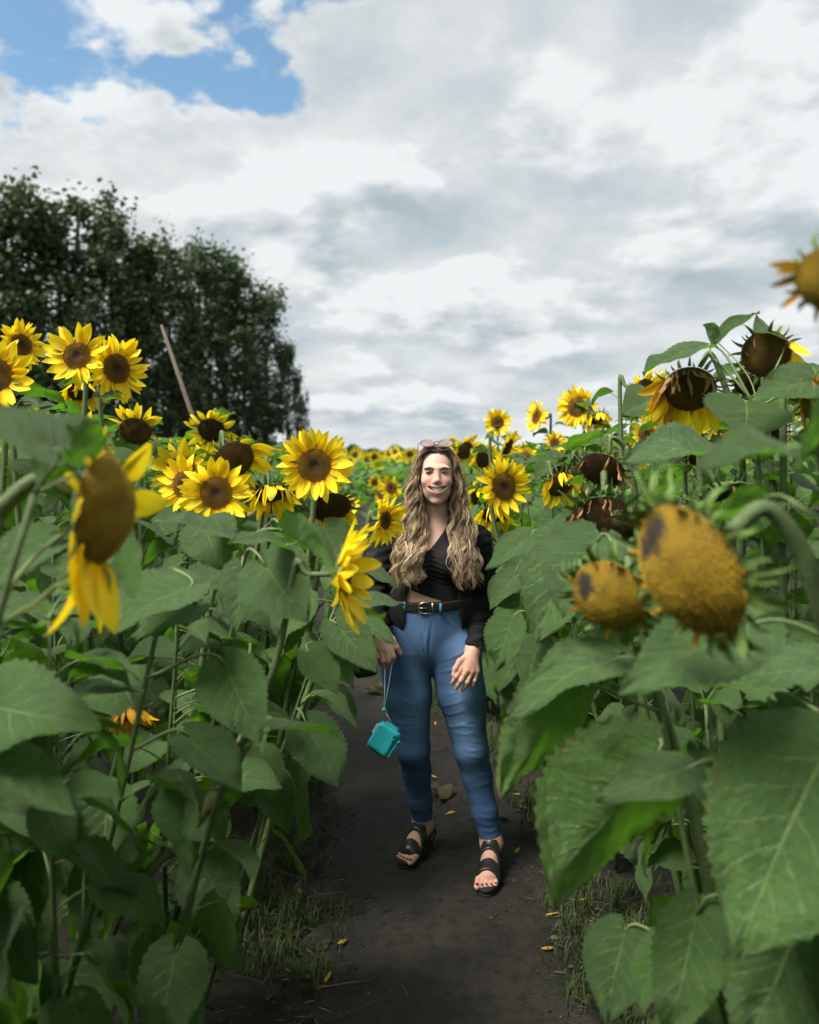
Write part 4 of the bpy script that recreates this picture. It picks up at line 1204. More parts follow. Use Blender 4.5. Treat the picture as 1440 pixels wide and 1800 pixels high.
# ------------------------------------------------------------------ the woman: signed-distance body, meshed on a grid
class Field:
    def __init__(self, xs, ys, zs):
        self.xs, self.ys, self.zs = (np.asarray(a, dtype=np.float32) for a in (xs, ys, zs))
        self.F = np.full((len(xs), len(ys), len(zs)), .2, dtype=np.float32)
    def box(self, lo, hi, m):
        out = []
        for a, l, h in zip((self.xs, self.ys, self.zs), lo, hi):
            i0 = int(np.searchsorted(a, l - m)); i1 = int(np.searchsorted(a, h + m))
            out.append(slice(max(0, i0), min(len(a), i1)))
        return tuple(out)
    def grids(self, sl):
        return (self.xs[sl[0]][:, None, None], self.ys[sl[1]][None, :, None], self.zs[sl[2]][None, None, :])
    def blend(self, sl, d, k, sub=False):
        if d.size == 0: return
        a = self.F[sl]
        if sub: a = -a
        h = np.clip(.5 + .5 * (d - a) / k, 0, 1)
        v = d * (1 - h) + a * h - k * h * (1 - h)
        self.F[sl] = -v if sub else v
    def ell(self, c, r, k=.02, sub=False, off=0.0, rot=None):
        c = Vector(c); r = [q + off for q in r]
        R = max(r) if rot else None
        ext = Vector((R, R, R)) if rot else Vector(r)
        sl = self.box(c - ext, c + ext, .035 + k)
        X, Y, Z = self.grids(sl); x, y, z = X - c.x, Y - c.y, Z - c.z
        if rot:   # rotation about Y then X (radians)
            ry, rx = rot
            x, z = x * math.cos(ry) - z * math.sin(ry), x * math.sin(ry) + z * math.cos(ry)
            y, z = y * math.cos(rx) - z * math.sin(rx), y * math.sin(rx) + z * math.cos(rx)
        k0 = np.sqrt((x / r[0])**2 + (y / r[1])**2 + (z / r[2])**2) + 1e-6
        k1 = np.sqrt((x / r[0]**2)**2 + (y / r[1]**2)**2 + (z / r[2]**2)**2) + 1e-6
        self.blend(sl, (k0 * (k0 - 1) / k1).astype(np.float32), k, sub)
    def cone(self, a, b, ra, rb, k=.02, off=0.0, sub=False):
        a, b = Vector(a), Vector(b); ra += off; rb += off
        R = max(ra, rb)
        lo = [min(a[i], b[i]) - R for i in range(3)]; hi = [max(a[i], b[i]) + R for i in range(3)]
        sl = self.box(lo, hi, .035 + k)
        X, Y, Z = self.grids(sl); ab = b - a; L2 = ab.length_squared + 1e-9
        t = np.clip(((X - a.x) * ab.x + (Y - a.y) * ab.y + (Z - a.z) * ab.z) / L2, 0, 1)
        d = np.sqrt((X - a.x - t * ab.x)**2 + (Y - a.y - t * ab.y)**2 + (Z - a.z - t * ab.z)**2) - (ra + (rb - ra) * t)
        self.blend(sl, d.astype(np.float32), k, sub)
    def chain(self, pts, rs, k=.02, off=0.0):
        for p, q, a, b in zip(pts, pts[1:], rs, rs[1:]): self.cone(p, q, a, b, k, off)
    def all(self):
        return self.xs[:, None, None], self.ys[None, :, None], self.zs[None, None, :]
    def mesh(self):
        F = self.F; s = F < 0
        c = np.zeros(tuple(n - 1 for n in F.shape), np.uint8)
        for a in (0, 1):
            for b in (0, 1):
                for d in (0, 1):
                    c += s[a:F.shape[0]-1+a, b:F.shape[1]-1+b, d:F.shape[2]-1+d]
        act = (c > 0) & (c < 8)
        idx = np.full(act.shape, -1, np.int32); ai, aj, ak = np.nonzero(act); idx[act] = np.arange(len(ai))
        S_ = np.zeros((len(ai), 3)); N_ = np.zeros(len(ai))
        cor = [(a, b, d) for a in (0, 1) for b in (0, 1) for d in (0, 1)]
        for p in cor:
            for ax in range(3):
                if p[ax]: continue
                q = list(p); q[ax] = 1
                fa = F[ai+p[0], aj+p[1], ak+p[2]]; fb = F[ai+q[0], aj+q[1], ak+q[2]]
                m = (fa < 0) != (fb < 0)
                t = np.where(m, fa / np.where(m, fa - fb, 1), 0)
                A = np.stack([self.xs[ai+p[0]], self.ys[aj+p[1]], self.zs[ak+p[2]]], 1)
                B = np.stack([self.xs[ai+q[0]], self.ys[aj+q[1]], self.zs[ak+q[2]]], 1)
                S_ += np.where(m[:, None], A + (B - A) * t[:, None], 0); N_ += m
        V = S_ / np.maximum(N_, 1)[:, None]
        faces = []
        for ax in range(3):
            o = [(0, 0), (1, 0), (1, 1), (0, 1)]
            a0 = [slice(1, -1)] * 3; a1 = [slice(1, -1)] * 3
            a0[ax] = slice(0, -1); a1[ax] = slice(1, None)
            e0, e1 = s[tuple(a0)], s[tuple(a1)]
            ii = np.nonzero(e0 != e1); flip = e0[ii]
            i3 = [ii[0].copy(), ii[1].copy(), ii[2].copy()]
            b, d = [q for q in range(3) if q != ax]
            i3[b] += 1; i3[d] += 1
            quad = []
            for (ob, od) in o:
                q = [i3[0], i3[1], i3[2]]
                q[b] = i3[b] - 1 + ob; q[d] = i3[d] - 1 + od
                quad.append(idx[tuple(q)])
            Q = np.stack(quad, 1)
            if ax == 1: flip = ~flip
            Q = np.where(flip[:, None], Q, Q[:, ::-1]); faces.append(Q)
        return V, np.concatenate(faces)

def steps(*seg):
    """coordinates with a different spacing in each stretch: (start, stop, step)..."""
    return np.concatenate([np.arange(a, b - 1e-6, s) for a, b, s in seg])

# joints, read off the photograph and set at their own depths
HC = P(767, 833, 3.40)                               # head centre
NECK0, NECK1 = P(766, 930, 3.45), P(767, 872, 3.425)
CX = P(763, 1000, 3.44).x
SH = {-1: P(697, 953, 3.45), 1: P(838, 950, 3.45)}
EL = {-1: P(660, 1040, 3.53), 1: P(849, 1056, 3.52)}
WR = {-1: P(668, 1100, 3.33), 1: P(832, 1143, 3.34)}
HIP = {-1: P(712, 1118, 3.45), 1: P(797, 1118, 3.43)}
KN = {-1: P(726, 1315, 3.44), 1: P(828, 1318, 3.385)}
AN = {-1: P(744, 1448, 3.56), 1: P(864, 1480, 3.385)}
HEEL = {-1: Vector((.072, 3.60, .05)), 1: Vector((.332, 3.425, .05))}
TOE = {-1: Vector((-.022, 3.40, .045)), 1: Vector((.286, 3.185, .045))}
PEL = P(753, 1105, 3.45)
def torso(f, off=0.0, arms=False, full=True):
    k = .05
    f.ell((CX + .004, 3.455, 1.245), (.135, .098, .150), k, off=off)          # ribcage
    f.ell((CX, 3.450, 1.085), (.128, .095, .110), k, off=off)                 # waist
    f.cone(SH[-1] + Vector((.02, 0, -.01)), SH[1] + Vector((-.02, 0, -.01)), .050, .050, .05, off)
    for s in (-1, 1): f.ell((CX + s * .062, 3.385, 1.222), (.063, .060, .062), .035, off=off)
    f.ell((PEL.x, 3.458, .985), (.155, .106, .105), k, off=off)
    f.cone(NECK0, NECK1, .056, .050, .035, off)
    f.cone(NECK0 + Vector((0, .01, 0)), SH[-1].lerp(NECK0, .35), .042, .040, .05, off); f.cone(NECK0 + Vector((0, .01, 0)), SH[1].lerp(NECK0, .35), .042, .040, .05, off)
def legs(f, off=0.0):
    f.ell((PEL.x, 3.458, .985), (.160, .108, .100), .05, off=off)
    f.ell((PEL.x + .004, 3.458, .895), (.196, .116, .110), .06, off=off)
    for s in (-1, 1):
        h, kn, an = HIP[s], KN[s], AN[s]
        h2 = h + Vector((s * .004, 0, -.06))
        cf = kn.lerp(an, .30) + Vector((0, .022, 0))
        f.ell(h2 + Vector((s * .012, .05, .01)), (.085, .085, .095), .06, off=off)
        f.chain([h2, h2.lerp(kn, .45), kn, cf, kn.lerp(an, .68) + Vector((0, .008, 0)), an], [.101, .088, .060, .053, .043, .0355], .022, off)
def arms(f, off=0.0, k=.03, fat=0.0):
    for s in (-1, 1):
        f.chain([SH[s], SH[s].lerp(EL[s], .5), EL[s], EL[s].lerp(WR[s], .35), WR[s]], [.052 + fat, .047 + fat, .040 + fat, .038 + fat, .026 + fat * .6], k, off)

FB = Field(steps((-.19, .42, .0026)), steps((3.06, 3.70, .0030)),
           steps((-.005, .13, .0030), (.13, .72, .009), (.72, 1.00, .0026), (1.00, 1.17, .005), (1.17, 1.44, .004), (1.44, 1.73, .0021)))
torso(FB); legs(FB); arms(FB)
# hands
def hand(s, mcp, pip, tip, thumb, rw=.0095):
    w_ = WR[s]
    for q in mcp: FB.cone(w_.lerp(q, .12), q, .0175, .0125, .014)
    for m_, p_, t_, sc in zip(mcp, pip, tip, (1.0, 1.04, .98, .86)):
        FB.chain([m_, p_, p_.lerp(t_, .55), t_], [.0105 * sc, .0092 * sc, .0084 * sc, .0070 * sc], .005)
    FB.chain(thumb, [.015, .0115, .0095, .0078], .008)
H = lambda px, py, d: P(px, py, d)
hand(1, [H(811, 1176, 3.285), H(820, 1180, 3.278), H(829, 1182, 3.285), H(838, 1180, 3.300)],
     [H(802, 1190, 3.262), H(810, 1197, 3.258), H(821, 1200, 3.264), H(834, 1197, 3.280)],
     [H(795, 1201, 3.268), H(802, 1210, 3.266), H(813, 1214, 3.270), H(829, 1211, 3.283)],
     [WR[1] + Vector((-.010, -.010, -.01)), H(808, 1163, 3.295), H(800, 1176, 3.275), H(797, 1186, 3.268)])
hand(-1, [H(688, 1140, 3.270), H(680, 1144, 3.262), H(671, 1143, 3.268), H(662, 1139, 3.282)],
     [H(692, 1155, 3.245), H(683, 1162, 3.240), H(674, 1162, 3.246), H(665, 1156, 3.262)],
     [H(689, 1166, 3.272), H(682, 1173, 3.270), H(675, 1175, 3.272), H(668, 1169, 3.285)],
     [WR[-1] + Vector((.012, -.008, -.012)), H(690, 1124, 3.275), H(698, 1138, 3.262), H(704, 1149, 3.262)])
# feet
for s in (-1, 1):
    an, he, to = AN[s], HEEL[s], TOE[s]
    d = (to - he).normalized(); n = Vector((-d.y, d.x, 0))
    inst = he.lerp(to, .42) + Vector((0, 0, .035)); ball = he.lerp(to, .74)
    FB.cone(an, he + Vector((0, 0, .012)), .037, .030, .03)
    FB.cone(an + Vector((0, 0, -.005)), inst, .036, .028, .03); FB.cone(inst, ball, .028, .024, .025)
    FB.cone(he, ball, .026, .022, .03)
    for w_ in (-1, 1): FB.cone(inst, ball + n * .022 * w_ + Vector((0, 0, -.006)), .022, .019, .02)
    inner = -s
    for q in range(5):      # toes, big toe on the inside
        off_ = (q - 2) * .0165
        sgn = 1 if n.x * inner > 0 else -1
        base_ = ball + n * sgn * (-off_) + d * .004 + Vector((0, 0, -.006))
        L = (.062, .058, .052, .046, .036)[q]; rr_ = (.0125, .0095, .009, .0085, .008)[q]
        FB.cone(base_, base_ + d * L + Vector((0, 0, -.003)), rr_ * 1.1, rr_, .004)
# head
def hp(x, y, z): return HC + Vector((x, y, z))
FB.ell(hp(0, .022, .028), (.074, .092, .084), .02)
FB.ell(hp(0, -.020, -.006), (.0650, .070, .098), .026)
FB.ell(hp(0, -.032, -.070), (.047, .050, .044), .028)
FB.ell(hp(0, -.068, -.104), (.020, .017, .015), .022)
for s in (-1, 1):
    FB.ell(hp(s * .034, -.067, -.027), (.024, .020, .021), .020)
    FB.ell(hp(s * .069, .012, -.012), (.010, .020, .031), .01)            # ears
    FB.ell(hp(s * .027, -.083, .026), (.024, .007, .007), .014)           # brow
    FB.ell(hp(s * .0290, -.1035, .009), (.0175, .014, .0090), .012, sub=True)
    FB.ell(hp(s * .0290, -.0745, .009), (.0150, .0125, .0110), .005)      # eyeball under the lids
FB.cone(hp(0, -.083, .018), hp(0, -.0965, -.022), .0070, .0105, .012)
FB.ell(hp(0, -.0975, -.025), (.0110, .0095, .0090), .008)
for s in (-1, 1):
    FB.ell(hp(s * .0105, -.088, -.0285), (.0072, .009, .0062), .006)
    FB.ell(hp(s * .0060, -.096, -.0355), (.0032, .004, .0026), .002, sub=True)
FB.ell(hp(0, -.074, -.058), (.034, .022, .024), .022)
# open smile
for q in np.linspace(-1, 1, 9):
    z_ = -.0605 + .0105 * q * q; FB.ell(hp(q * .0270, -.1005 + .017 * q * q, z_), (.0075, .016, .0086 * (1 - .62 * q * q)), .003, sub=True)
V, Q = FB.mesh()
# skin colour: rosy cheeks and nose, redder knuckles and toes
rel = V - np.array(HC)
g = lambda c, r_: np.exp(-(((rel - np.array(c)) / np.array(r_))**2).sum(1))
col = np.tile(np.array([.565, .355, .275]), (len(V), 1))
rosy = np.clip(.75 * (g((.038, -.08, -.026), (.022, .03, .018)) + g((-.038, -.08, -.026), (.022, .03, .018))) + .45 * g((0, -.11, -.026), (.014, .02, .012)), 0, .8)
col = col * (1 - rosy[:, None]) + np.array([.56, .21, .165]) * rosy[:, None]
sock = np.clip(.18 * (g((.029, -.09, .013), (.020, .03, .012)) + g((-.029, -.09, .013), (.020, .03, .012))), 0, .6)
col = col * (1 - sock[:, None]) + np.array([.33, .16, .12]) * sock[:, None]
inm = (np.abs(rel[:, 0]) < .034) & (rel[:, 1] < -.05) & (rel[:, 2] < -.040) & (rel[:, 2] > -.076)
mz = -.0605 + .0105 * (rel[:, 0] / .0270)**2
lip = np.exp(-((np.abs(rel[:, 2] - mz) - .0085 * (1 - .5 * (rel[:, 0] / .0270)**2)) / .0042)**2) * inm
col = col * (1 - .85 * lip[:, None]) + np.array([.50, .16, .14]) * .85 * lip[:, None]
FBs = FB.F; fi = lambda x, y, z: FBs[min(len(FB.xs)-1, np.searchsorted(FB.xs, x)), min(len(FB.ys)-1, np.searchsorted(FB.ys, y)), min(len(FB.zs)-1, np.searchsorted(FB.zs, z))]
cav = inm & (np.abs(rel[:, 2] - mz) < .0085 * (1 - .55 * (rel[:, 0] / .0270)**2)) & (rel[:, 1] > -.092)
col[cav] = (.20, .06, .05)
low = V[:, 2] < 1.0
col[low] = col[low] * np.array([.96, .88, .84])
M_SKIN = attr_mat("skin", .58, .28, 300, .12, .10)
ps = [n for n in M_SKIN.node_tree.nodes if n.type == 'BSDF_PRINCIPLED'][0]
ps.inputs['Subsurface Weight'].default_value = .12
ps.inputs['Subsurface Radius'].default_value = (.012, .005, .003)
ps.inputs['Subsurface Scale'].default_value = .5
PM = T((CX, 3.44, 0))
def local(V): return np.asarray(V) - np.array([CX, 3.44, 0])
person = add('person', mk('person', local(V), Q, [M_SKIN], col=col), None, PM)
tag(person, 'smiling woman in black jacket and blue jeans standing on the path', 'person')
def wear(name, V, F, mats, parent=None, **k):
    return add(name, mk(name, local(V), F, mats, **k), parent or person, PM)

def surf(x, z, back=False):
    """front of the body at x, z"""
    i, k = np.searchsorted(FB.xs, x), np.searchsorted(FB.zs, z)
    colm = FB.F[i, :, k]; j = np.nonzero(colm < 0)[0]
    if len(j) == 0: return 3.4
    j = j[0]; a, b = colm[j-1], colm[j]
    return float(FB.ys[j-1] + (FB.ys[j] - FB.ys[j-1]) * a / (a - b))

# face details
M_EYE = simple("eye_dark", (.05, .035, .028), .25, .6)
M_WHITE = simple("eye_white", (.62, .58, .55), .4)
M_BROW = simple("brow_hair", (.095, .058, .040), .8, .2, nscale=300, namt=.5)
M_TEETH = simple("teeth", (.88, .86, .80), .3, .5)
def ball_(c, r_, n=10, m=8):
    V = []; F = []
    for i in range(m + 1):
        th = math.pi * i / m
        for j in range(n):
            ph = 2 * math.pi * j / n
            V.append((c[0] + r_[0] * math.sin(th) * math.cos(ph), c[1] + r_[1] * math.sin(th) * math.sin(ph), c[2] + r_[2] * math.cos(th)))
    for i in range(m):
        for j in range(n): F.append((i*n+j, (i+1)*n+j, (i+1)*n+(j+1) % n, i*n+(j+1) % n))
    return V, F
for s in (-1, 1):
    ex, ez = HC.x + s * .0290, HC.z + .0075
    ey = surf(ex, ez)
    e = wear('eye', *ball_((ex, ey + .0030, ez), (.0112, .0042, .0034)), [M_WHITE])
    wear('iris', *ball_((ex, ey + .0008, ez + .0002), (.0056, .0036, .0038)), [M_EYE], e)
    pts = []
    for q in np.linspace(-1, 1, 9):
        x_ = ex + q * .0135; z_ = ez + .0034 * (1 - q * q) - .0014 * q * s
        pts.append(Vector((x_, surf(x_, z_) - .0004, z_)))
    v, f = tube(pts, [.0014, .0023, .0028, .0030, .0031, .0030, .0028, .0024, .0016], 6); wear('eyelashes', v, f, [M_EYE])
    pts = [Vector((ex + q * .0115, surf(ex + q * .0115, ez - .0030 * (1 - q * q)) - .0002, ez - .0030 * (1 - q * q))) for q in np.linspace(-1, 1, 7)]
    v, f = tube(pts, .0009, 5); wear('lower_lashes', v, f, [M_EYE])
    pts = []
    for q in np.linspace(-1, 1, 9):
        x_ = ex + s * .002 + q * .0185; z_ = HC.z + .0235 + .0034 * (1 - (q * s - .25)**2) - .0035 * max(0, q * s)
        pts.append(Vector((x_, surf(x_, z_) + .0012, z_)))
    ys_ = [p_.y for p_ in pts]
    for i in range(1, 8): pts[i].y = (ys_[i-1] + ys_[i] + ys_[i+1]) / 3
    rr_ = [.0022, .0029, .0033, .0034, .0033, .0030, .0026, .0021, .0012]
    v, f = tube(pts, rr_ if s > 0 else rr_[::-1], 6); wear('eyebrow', v, f, [M_BROW])
parts = []
nt = 10
for i in range(nt):
    q = (i + .5) / nt * 2 - 1
    x_ = HC.x + q * .0258; zt = HC.z - .0605 + .0105 * q * q
    hh = .0074 * (1 - .50 * q * q)
    y_ = HC.y - .0925 + .021 * q * q
    wdt = .0258 / nt * 1.0
    bx = []
    for (a, b, c) in ((-1, 0, 1), (1, 0, 1), (.86, .1, -1), (-.86, .1, -1)):
        bx.append((x_ + a * wdt, y_ + b * .001 + abs(a) * .0006, zt + .0010 + c * hh * .78))
    bx += [(x0, y0 + .004, z0) for x0, y0, z0 in bx]
    parts.append((bx, [(0, 1, 2, 3), (4, 7, 6, 5), (0, 4, 5, 1), (1, 5, 6, 2), (2, 6, 7, 3), (3, 7, 4, 0)]))
v, f, _ = merge(parts); wear('teeth', v, f, [M_TEETH], smooth=False)
M_GOLD = simple("ring_gold", (.75, .55, .28), .25, .5, 1.0)
def ring_at(c, axis, R_, w_, n=14):
    axis = Vector(axis).normalized(); a = axis.orthogonal().normalized(); b = axis.cross(a)
    return tube([Vector(c) + (a * math.cos(2*math.pi*i/n) + b * math.sin(2*math.pi*i/n)) * R_ for i in range(n + 1)], w_, 5)
v, f = ring_at(H(815, 1188, 3.268), H(810, 1197, 3.258) - H(820, 1180, 3.278), .0108, .0015); wear('finger_ring', v, f, [M_GOLD])
v, f = ring_at(hp(-.0125, -.098, -.031), (0, 1, .2), .0030, .0007); wear('nose_ring', v, f, [M_GOLD])
M_BAND = simple("white_wristband", (.75, .76, .78), .6)
v, f = ring_at(WR[-1].lerp(EL[-1], .10), EL[-1] - WR[-1], .0285, .006); wear('wristband', v, f, [M_BAND])

# jeans
M_DENIM, b_, pr_n, out_ = newmat("denim_blue")
tcn = b_.n('ShaderNodeTexCoord'); o_ = tcn.outputs['Object']
X_, Y_, Z_ = b_.sep(o_)
n1 = b_.noise(o_, 5, 5, .6); n2 = b_.noise(b_.comb(b_.m('MULTIPLY', X_, 260.), b_.m('MULTIPLY', Y_, 260.), b_.m('MULTIPLY', Z_, 45.)), 1.6, 3, .6)
n3 = b_.noise(b_.comb(b_.m('MULTIPLY', X_, 40.), b_.m('MULTIPLY', Y_, 40.), b_.m('MULTIPLY', Z_, 330.)), 1.5, 3, .6)
a_ = b_.n('ShaderNodeAttribute'); a_.attribute_name = 'Col'
fade = b_.m('ADD', b_.sep(a_.outputs['Color'])[0], b_.m('MULTIPLY', b_.m('SUBTRACT', n1, .5), .35))
cc = b_.mix(fade, (.028, .070, .175), (.23, .40, .68))
cc = b_.mix(b_.m('MULTIPLY', b_.m('ADD', n2, n3), .34), cc, (.02, .05, .105))
b_.put(pr_n.inputs['Base Color'], cc); pr_n.inputs['Roughness'].default_value = .8; pr_n.inputs['Specular IOR Level'].default_value = .25
b_.put(pr_n.inputs['Normal'], b_.bump(b_.m('ADD', n2, n3), .35, .002))
FJ = Field(steps((-.19, .44, .0045)), steps((3.16, 3.72, .005)), steps((.06, 1.10, .0045)))
torso(FJ, .006); legs(FJ, .006)
FJ.ell((CX, 3.450, 1.075), (.136, .103, .110), .05, off=.004)
X, Y, Z = FJ.all()
wr_ = np.zeros(FJ.F.shape, np.float32)
rg = rng(8)
def crease(c, d, length, width, amp):
    """a fold: ridge along d through c"""
    global wr_
    c = Vector(c); d = Vector(d).normalized()
    m = length * 1.6
    sl = FJ.box(c - Vector((m, m, m)), c + Vector((m, m, m)), 0)
    x, y, z = FJ.grids(sl); x = x - c.x; y = y - c.y; z = z - c.z
    t = x * d.x + z * d.z + 0 * y
    e = -x * d.z + z * d.x + 0 * y - .25 / max(length, .01) * t * t * rg.uniform(-.6, .6)
    wr_[sl] += (amp * np.exp(-(t / length)**2 - (e / width)**2 - (y / .12)**2)).astype(np.float32)
for s in (-1, 1):
    kn, an, hpj = KN[s], AN[s], HIP[s]
    for q in range(9):
        z0 = kn.z + (-.115 + .028 * q) + rg.uniform(-.006, .006)
        t = (z0 - an.z) / (hpj.z - an.z); c = an.lerp(hpj, t)
        crease((c.x + rg.uniform(-.03, .03), c.y - .06, z0), (1, 0, rg.uniform(-.3, .3)), rg.uniform(.025, .05), .0042, rg.uniform(.0010, .0028))
    for q in range(5):
        z0 = an.z + .03 + .028 * q; t = (z0 - an.z) / (kn.z - an.z); c = an.lerp(kn, t)
        crease((c.x, c.y - .04, z0), (1, 0, rg.uniform(-.4, .4)), .03, .0045, rg.uniform(.0012, .0026))
    for q in range(7):    # whiskers from the crotch outwards
        z0 = .86 - .045 * q + rg.uniform(-.01, .01)
        crease((PEL.x + s * rg.uniform(.07, .12), 3.34, z0), (1, 0, s * rg.uniform(.05, .45)), rg.uniform(.035, .06), .0045, rg.uniform(.0010, .0026))
crease((PEL.x, 3.33, .90), (0, 0, 1), .07, .006, -.006)
crease((PEL.x - .004, 3.33, .93), (0, 0, 1), .07, .010, .004)
FJ.F -= wr_
hemL, hemR = .135, .118
hem = np.where(X < .20, hemL, hemR)
FJ.F = np.maximum(FJ.F, np.maximum(Z - (1.048 + 0 * X), hem + .35 * (Y - 3.46) * 0 - Z)).astype(np.float32)
V, Q = FJ.mesh()
# wash: paler on the fronts of the thighs and along the creases
front = np.clip((3.45 - V[:, 1]) / .10, 0, 1)
thx = np.minimum(np.abs(V[:, 0] - (.045)), np.abs(V[:, 0] - .215))
fadev = np.clip(front * np.exp(-(thx / .055)**2) * np.exp(-((V[:, 2] - .70) / .30)**2) * .70 + .16, 0, 1)
jeans = wear('jeans', V, Q, [M_DENIM], col=np.stack([fadev] * 3, 1))
M_SEAM = simple("denim_seam", (.10, .20, .34), .8, .2, nscale=200, namt=.3)
def jfront(x, z):
    i, k = np.searchsorted(FJ.xs, x), np.searchsorted(FJ.zs, z)
    c_ = FJ.F[i, :, k]; j = np.nonzero(c_ < 0)[0]
    return float(FJ.ys[j[0]]) if len(j) else 3.4
def seam(pts, w_=.0022, name='seam', mat=None, lift=.0005):
    pp = [Vector((x, jfront(x, z) - lift, z)) for x, z in pts]
    v, f = tube(spline(pp, len(pp) * 3), w_, 5); wear(name, v, f, [mat or M_SEAM], jeans)
zx = lambda px, py: ((px - 720) / 1500 * 3.33, CAMZ - (py - HORY) / 1500 * 3.33)
seam([zx(747, 1078), zx(746, 1100), zx(747, 1120), zx(744, 1145)], .0027)
seam([zx(739, 1078), zx(739, 1098), zx(740, 1118), zx(744, 1140)], .0027)
seam([zx(708, 1072), zx(730, 1078), zx(760, 1079), zx(810, 1078)], .0027)
seam([zx(791, 1080), zx(793, 1092), zx(800, 1103), zx(810, 1109)], .0027)
seam([zx(706, 1080), zx(703, 1092), zx(696, 1102), zx(686, 1108)], .0027)
for s in (-1, 1):
    an, kn = AN[s], KN[s]
    z0 = (hemL if s < 0 else hemR) + .014
    c = an.lerp(kn, (z0 - an.z) / (kn.z - an.z))
    v, f = ring_at(c, kn - an, .0432, .0022, 20); wear('hem', v, f, [M_SEAM], jeans)

# belt with horseshoe buckle
M_BELT = simple("belt_black_leather", (.008, .0075, .0075), .55, .35, nscale=80, namt=.3)
M_BRASS = simple("buckle_brass", (.72, .58, .36), .28, .5, 1.0)
FW = Field(steps((-.14, .34, .004)), steps((3.28, 3.62, .004)), steps((.99, 1.12, .003)))
torso(FW, .011); legs(FW, .011); FW.ell((CX, 3.450, 1.075), (.136, .103, .110), .05, off=.010)
X, Y, Z = FW.all()
zb = 1.055 + .05 * (X - CX)
FW.F = np.maximum(FW.F, np.abs(Z - zb) - .0175).astype(np.float32)
V, Q = FW.mesh(); belt = wear('belt', V, Q, [M_BELT])
def wfront(x, z):
    i, k = np.searchsorted(FW.xs, x), np.searchsorted(FW.zs, z)
    c_ = FW.F[i, :, k]; j = np.nonzero(c_ < 0)[0]
    return float(FW.ys[j[0]]) if len(j) else 3.33
bx0, bz0 = zx(745, 1057)
yb = wfront(bx0, 1.052)
bz0 = 1.053
pts = [Vector((bx0 + .016, yb - .003, bz0 + .020)), Vector((bx0, yb - .004, bz0 + .022)), Vector((bx0 - .016, yb - .004, bz0 + .014)), Vector((bx0 - .020, yb - .004, bz0)),
       Vector((bx0 - .016, yb - .004, bz0 - .014)), Vector((bx0, yb - .004, bz0 - .022)), Vector((bx0 + .016, yb - .003, bz0 - .020))]
v, f = tube(spline(pts, 22), .0026, 6); bk = wear('buckle', v, f, [M_BRASS], belt)
v, f = tube([Vector((bx0 - .020, yb - .006, bz0)), Vector((bx0 + .014, yb - .004, bz0))], .0018, 6); wear('buckle_pin', v, f, [M_BRASS], belt)
xk = bx0 + .034; v, f = tube([Vector((xk, wfront(xk, bz0) - .002, bz0 + .019)), Vector((xk, wfront(xk, bz0) - .003, bz0)), Vector((xk, wfront(xk, bz0) - .002, bz0 - .019))], .0032, 6); wear('belt_keeper', v, f, [M_BRASS], belt)
for xk in (bx0 + .066, bx0 - .075):
    v, f = tube([Vector((xk, wfront(xk, bz0) - .002, bz0 + .019)), Vector((xk, wfront(xk, bz0) - .004, bz0)), Vector((xk, wfront(xk, bz0) - .002, bz0 - .022))], .0055, 6); wear('belt_loop', v, f, [M_SEAM], jeans)

# cropped black top with a V neck
M_TOP = simple("black_jersey", (.010, .010, .011), .85, .2, nscale=30, namt=.4, bump=.35, bscale=45)
FT = Field(steps((-.12, .34, .004)), steps((3.28, 3.62, .004)), steps((1.04, 1.42, .0035)))
torso(FT, .006)
X, Y, Z = FT.all()
xv = (754 - 720) / 1500 * 3.36; zv = CAMZ - (968 - HORY) / 1500 * 3.36
vneck = zv + 1.15 * np.abs(X - xv) + .35 * np.maximum(0, Y - 3.36)
hemz = 1.115 - .30 * (X - (.0)) * (Y < 3.46)
ruch = .0022 * np.sin((Z + .35 * np.abs(X - xv)) * 330) * np.exp(-((X - xv) / .05)**2) * np.exp(-((Z - 1.20) / .08)**2)
FT.F = np.maximum(FT.F - ruch, np.maximum(Z - vneck, hemz - Z)).astype(np.float32)
V, Q = FT.mesh(); wear('top', V, Q, [M_TOP])

# open black denim jacket
M_JKT = simple("jacket_black_denim", (.008, .0083, .009), .85, .2, nscale=25, namt=.5, bump=.5, bscale=150)
M_JSEAM = simple("jacket_stitching", (.055, .055, .056), .8, .2)
FK = Field(steps((-.26, .44, .005)), steps((3.20, 3.70, .005)), steps((.86, 1.44, .0048)))
torso(FK, .016)
FK.ell((PEL.x + .006, 3.462, 1.00), (.182, .124, .120), .05, off=.006)
X, Y, Z = FK.all()
xl = np.interp(FK.zs, [.93, 1.06, 1.20, 1.34, 1.44], [-.030, -.018, .012, .045, .060])[None, None, :]
xr = np.interp(FK.zs, [.93, 1.06, 1.20, 1.34, 1.44], [.212, .198, .178, .150, .140])[None, None, :]
FK.F = np.maximum(FK.F, -np.maximum(np.maximum(xl - X, X - xr), Y - 3.47))
neckcut = np.sqrt((X - NECK0.x)**2 + (Y - 3.43)**2) - .066
FK.F = np.maximum(FK.F, -np.maximum(neckcut, 1.30 - Z))
FK.F = np.maximum(FK.F, .965 + .25 * np.maximum(0, X - .15) * 0 - Z).astype(np.float32)
FK.F = FK.F - (.004 * np.sin(X * 60 + 9 * Z) * np.clip((1.15 - Z) / .15, 0, 1)).astype(np.float32)
SL = Field(FK.xs, FK.ys, FK.zs)
arms(SL, .009, .03, .002)
for s in (-1, 1):        # turned-back cuffs
    w0 = WR[s].lerp(EL[s], .10 if s > 0 else .22); w1 = WR[s].lerp(EL[s], .34 if s > 0 else .42)
    SL.cone(w0, w1, .039, .042, .008)
cuffcut = np.where(X < .0, WR[-1].z + .012, WR[1].z + .022)
SL.F = np.maximum(SL.F, cuffcut - Z)
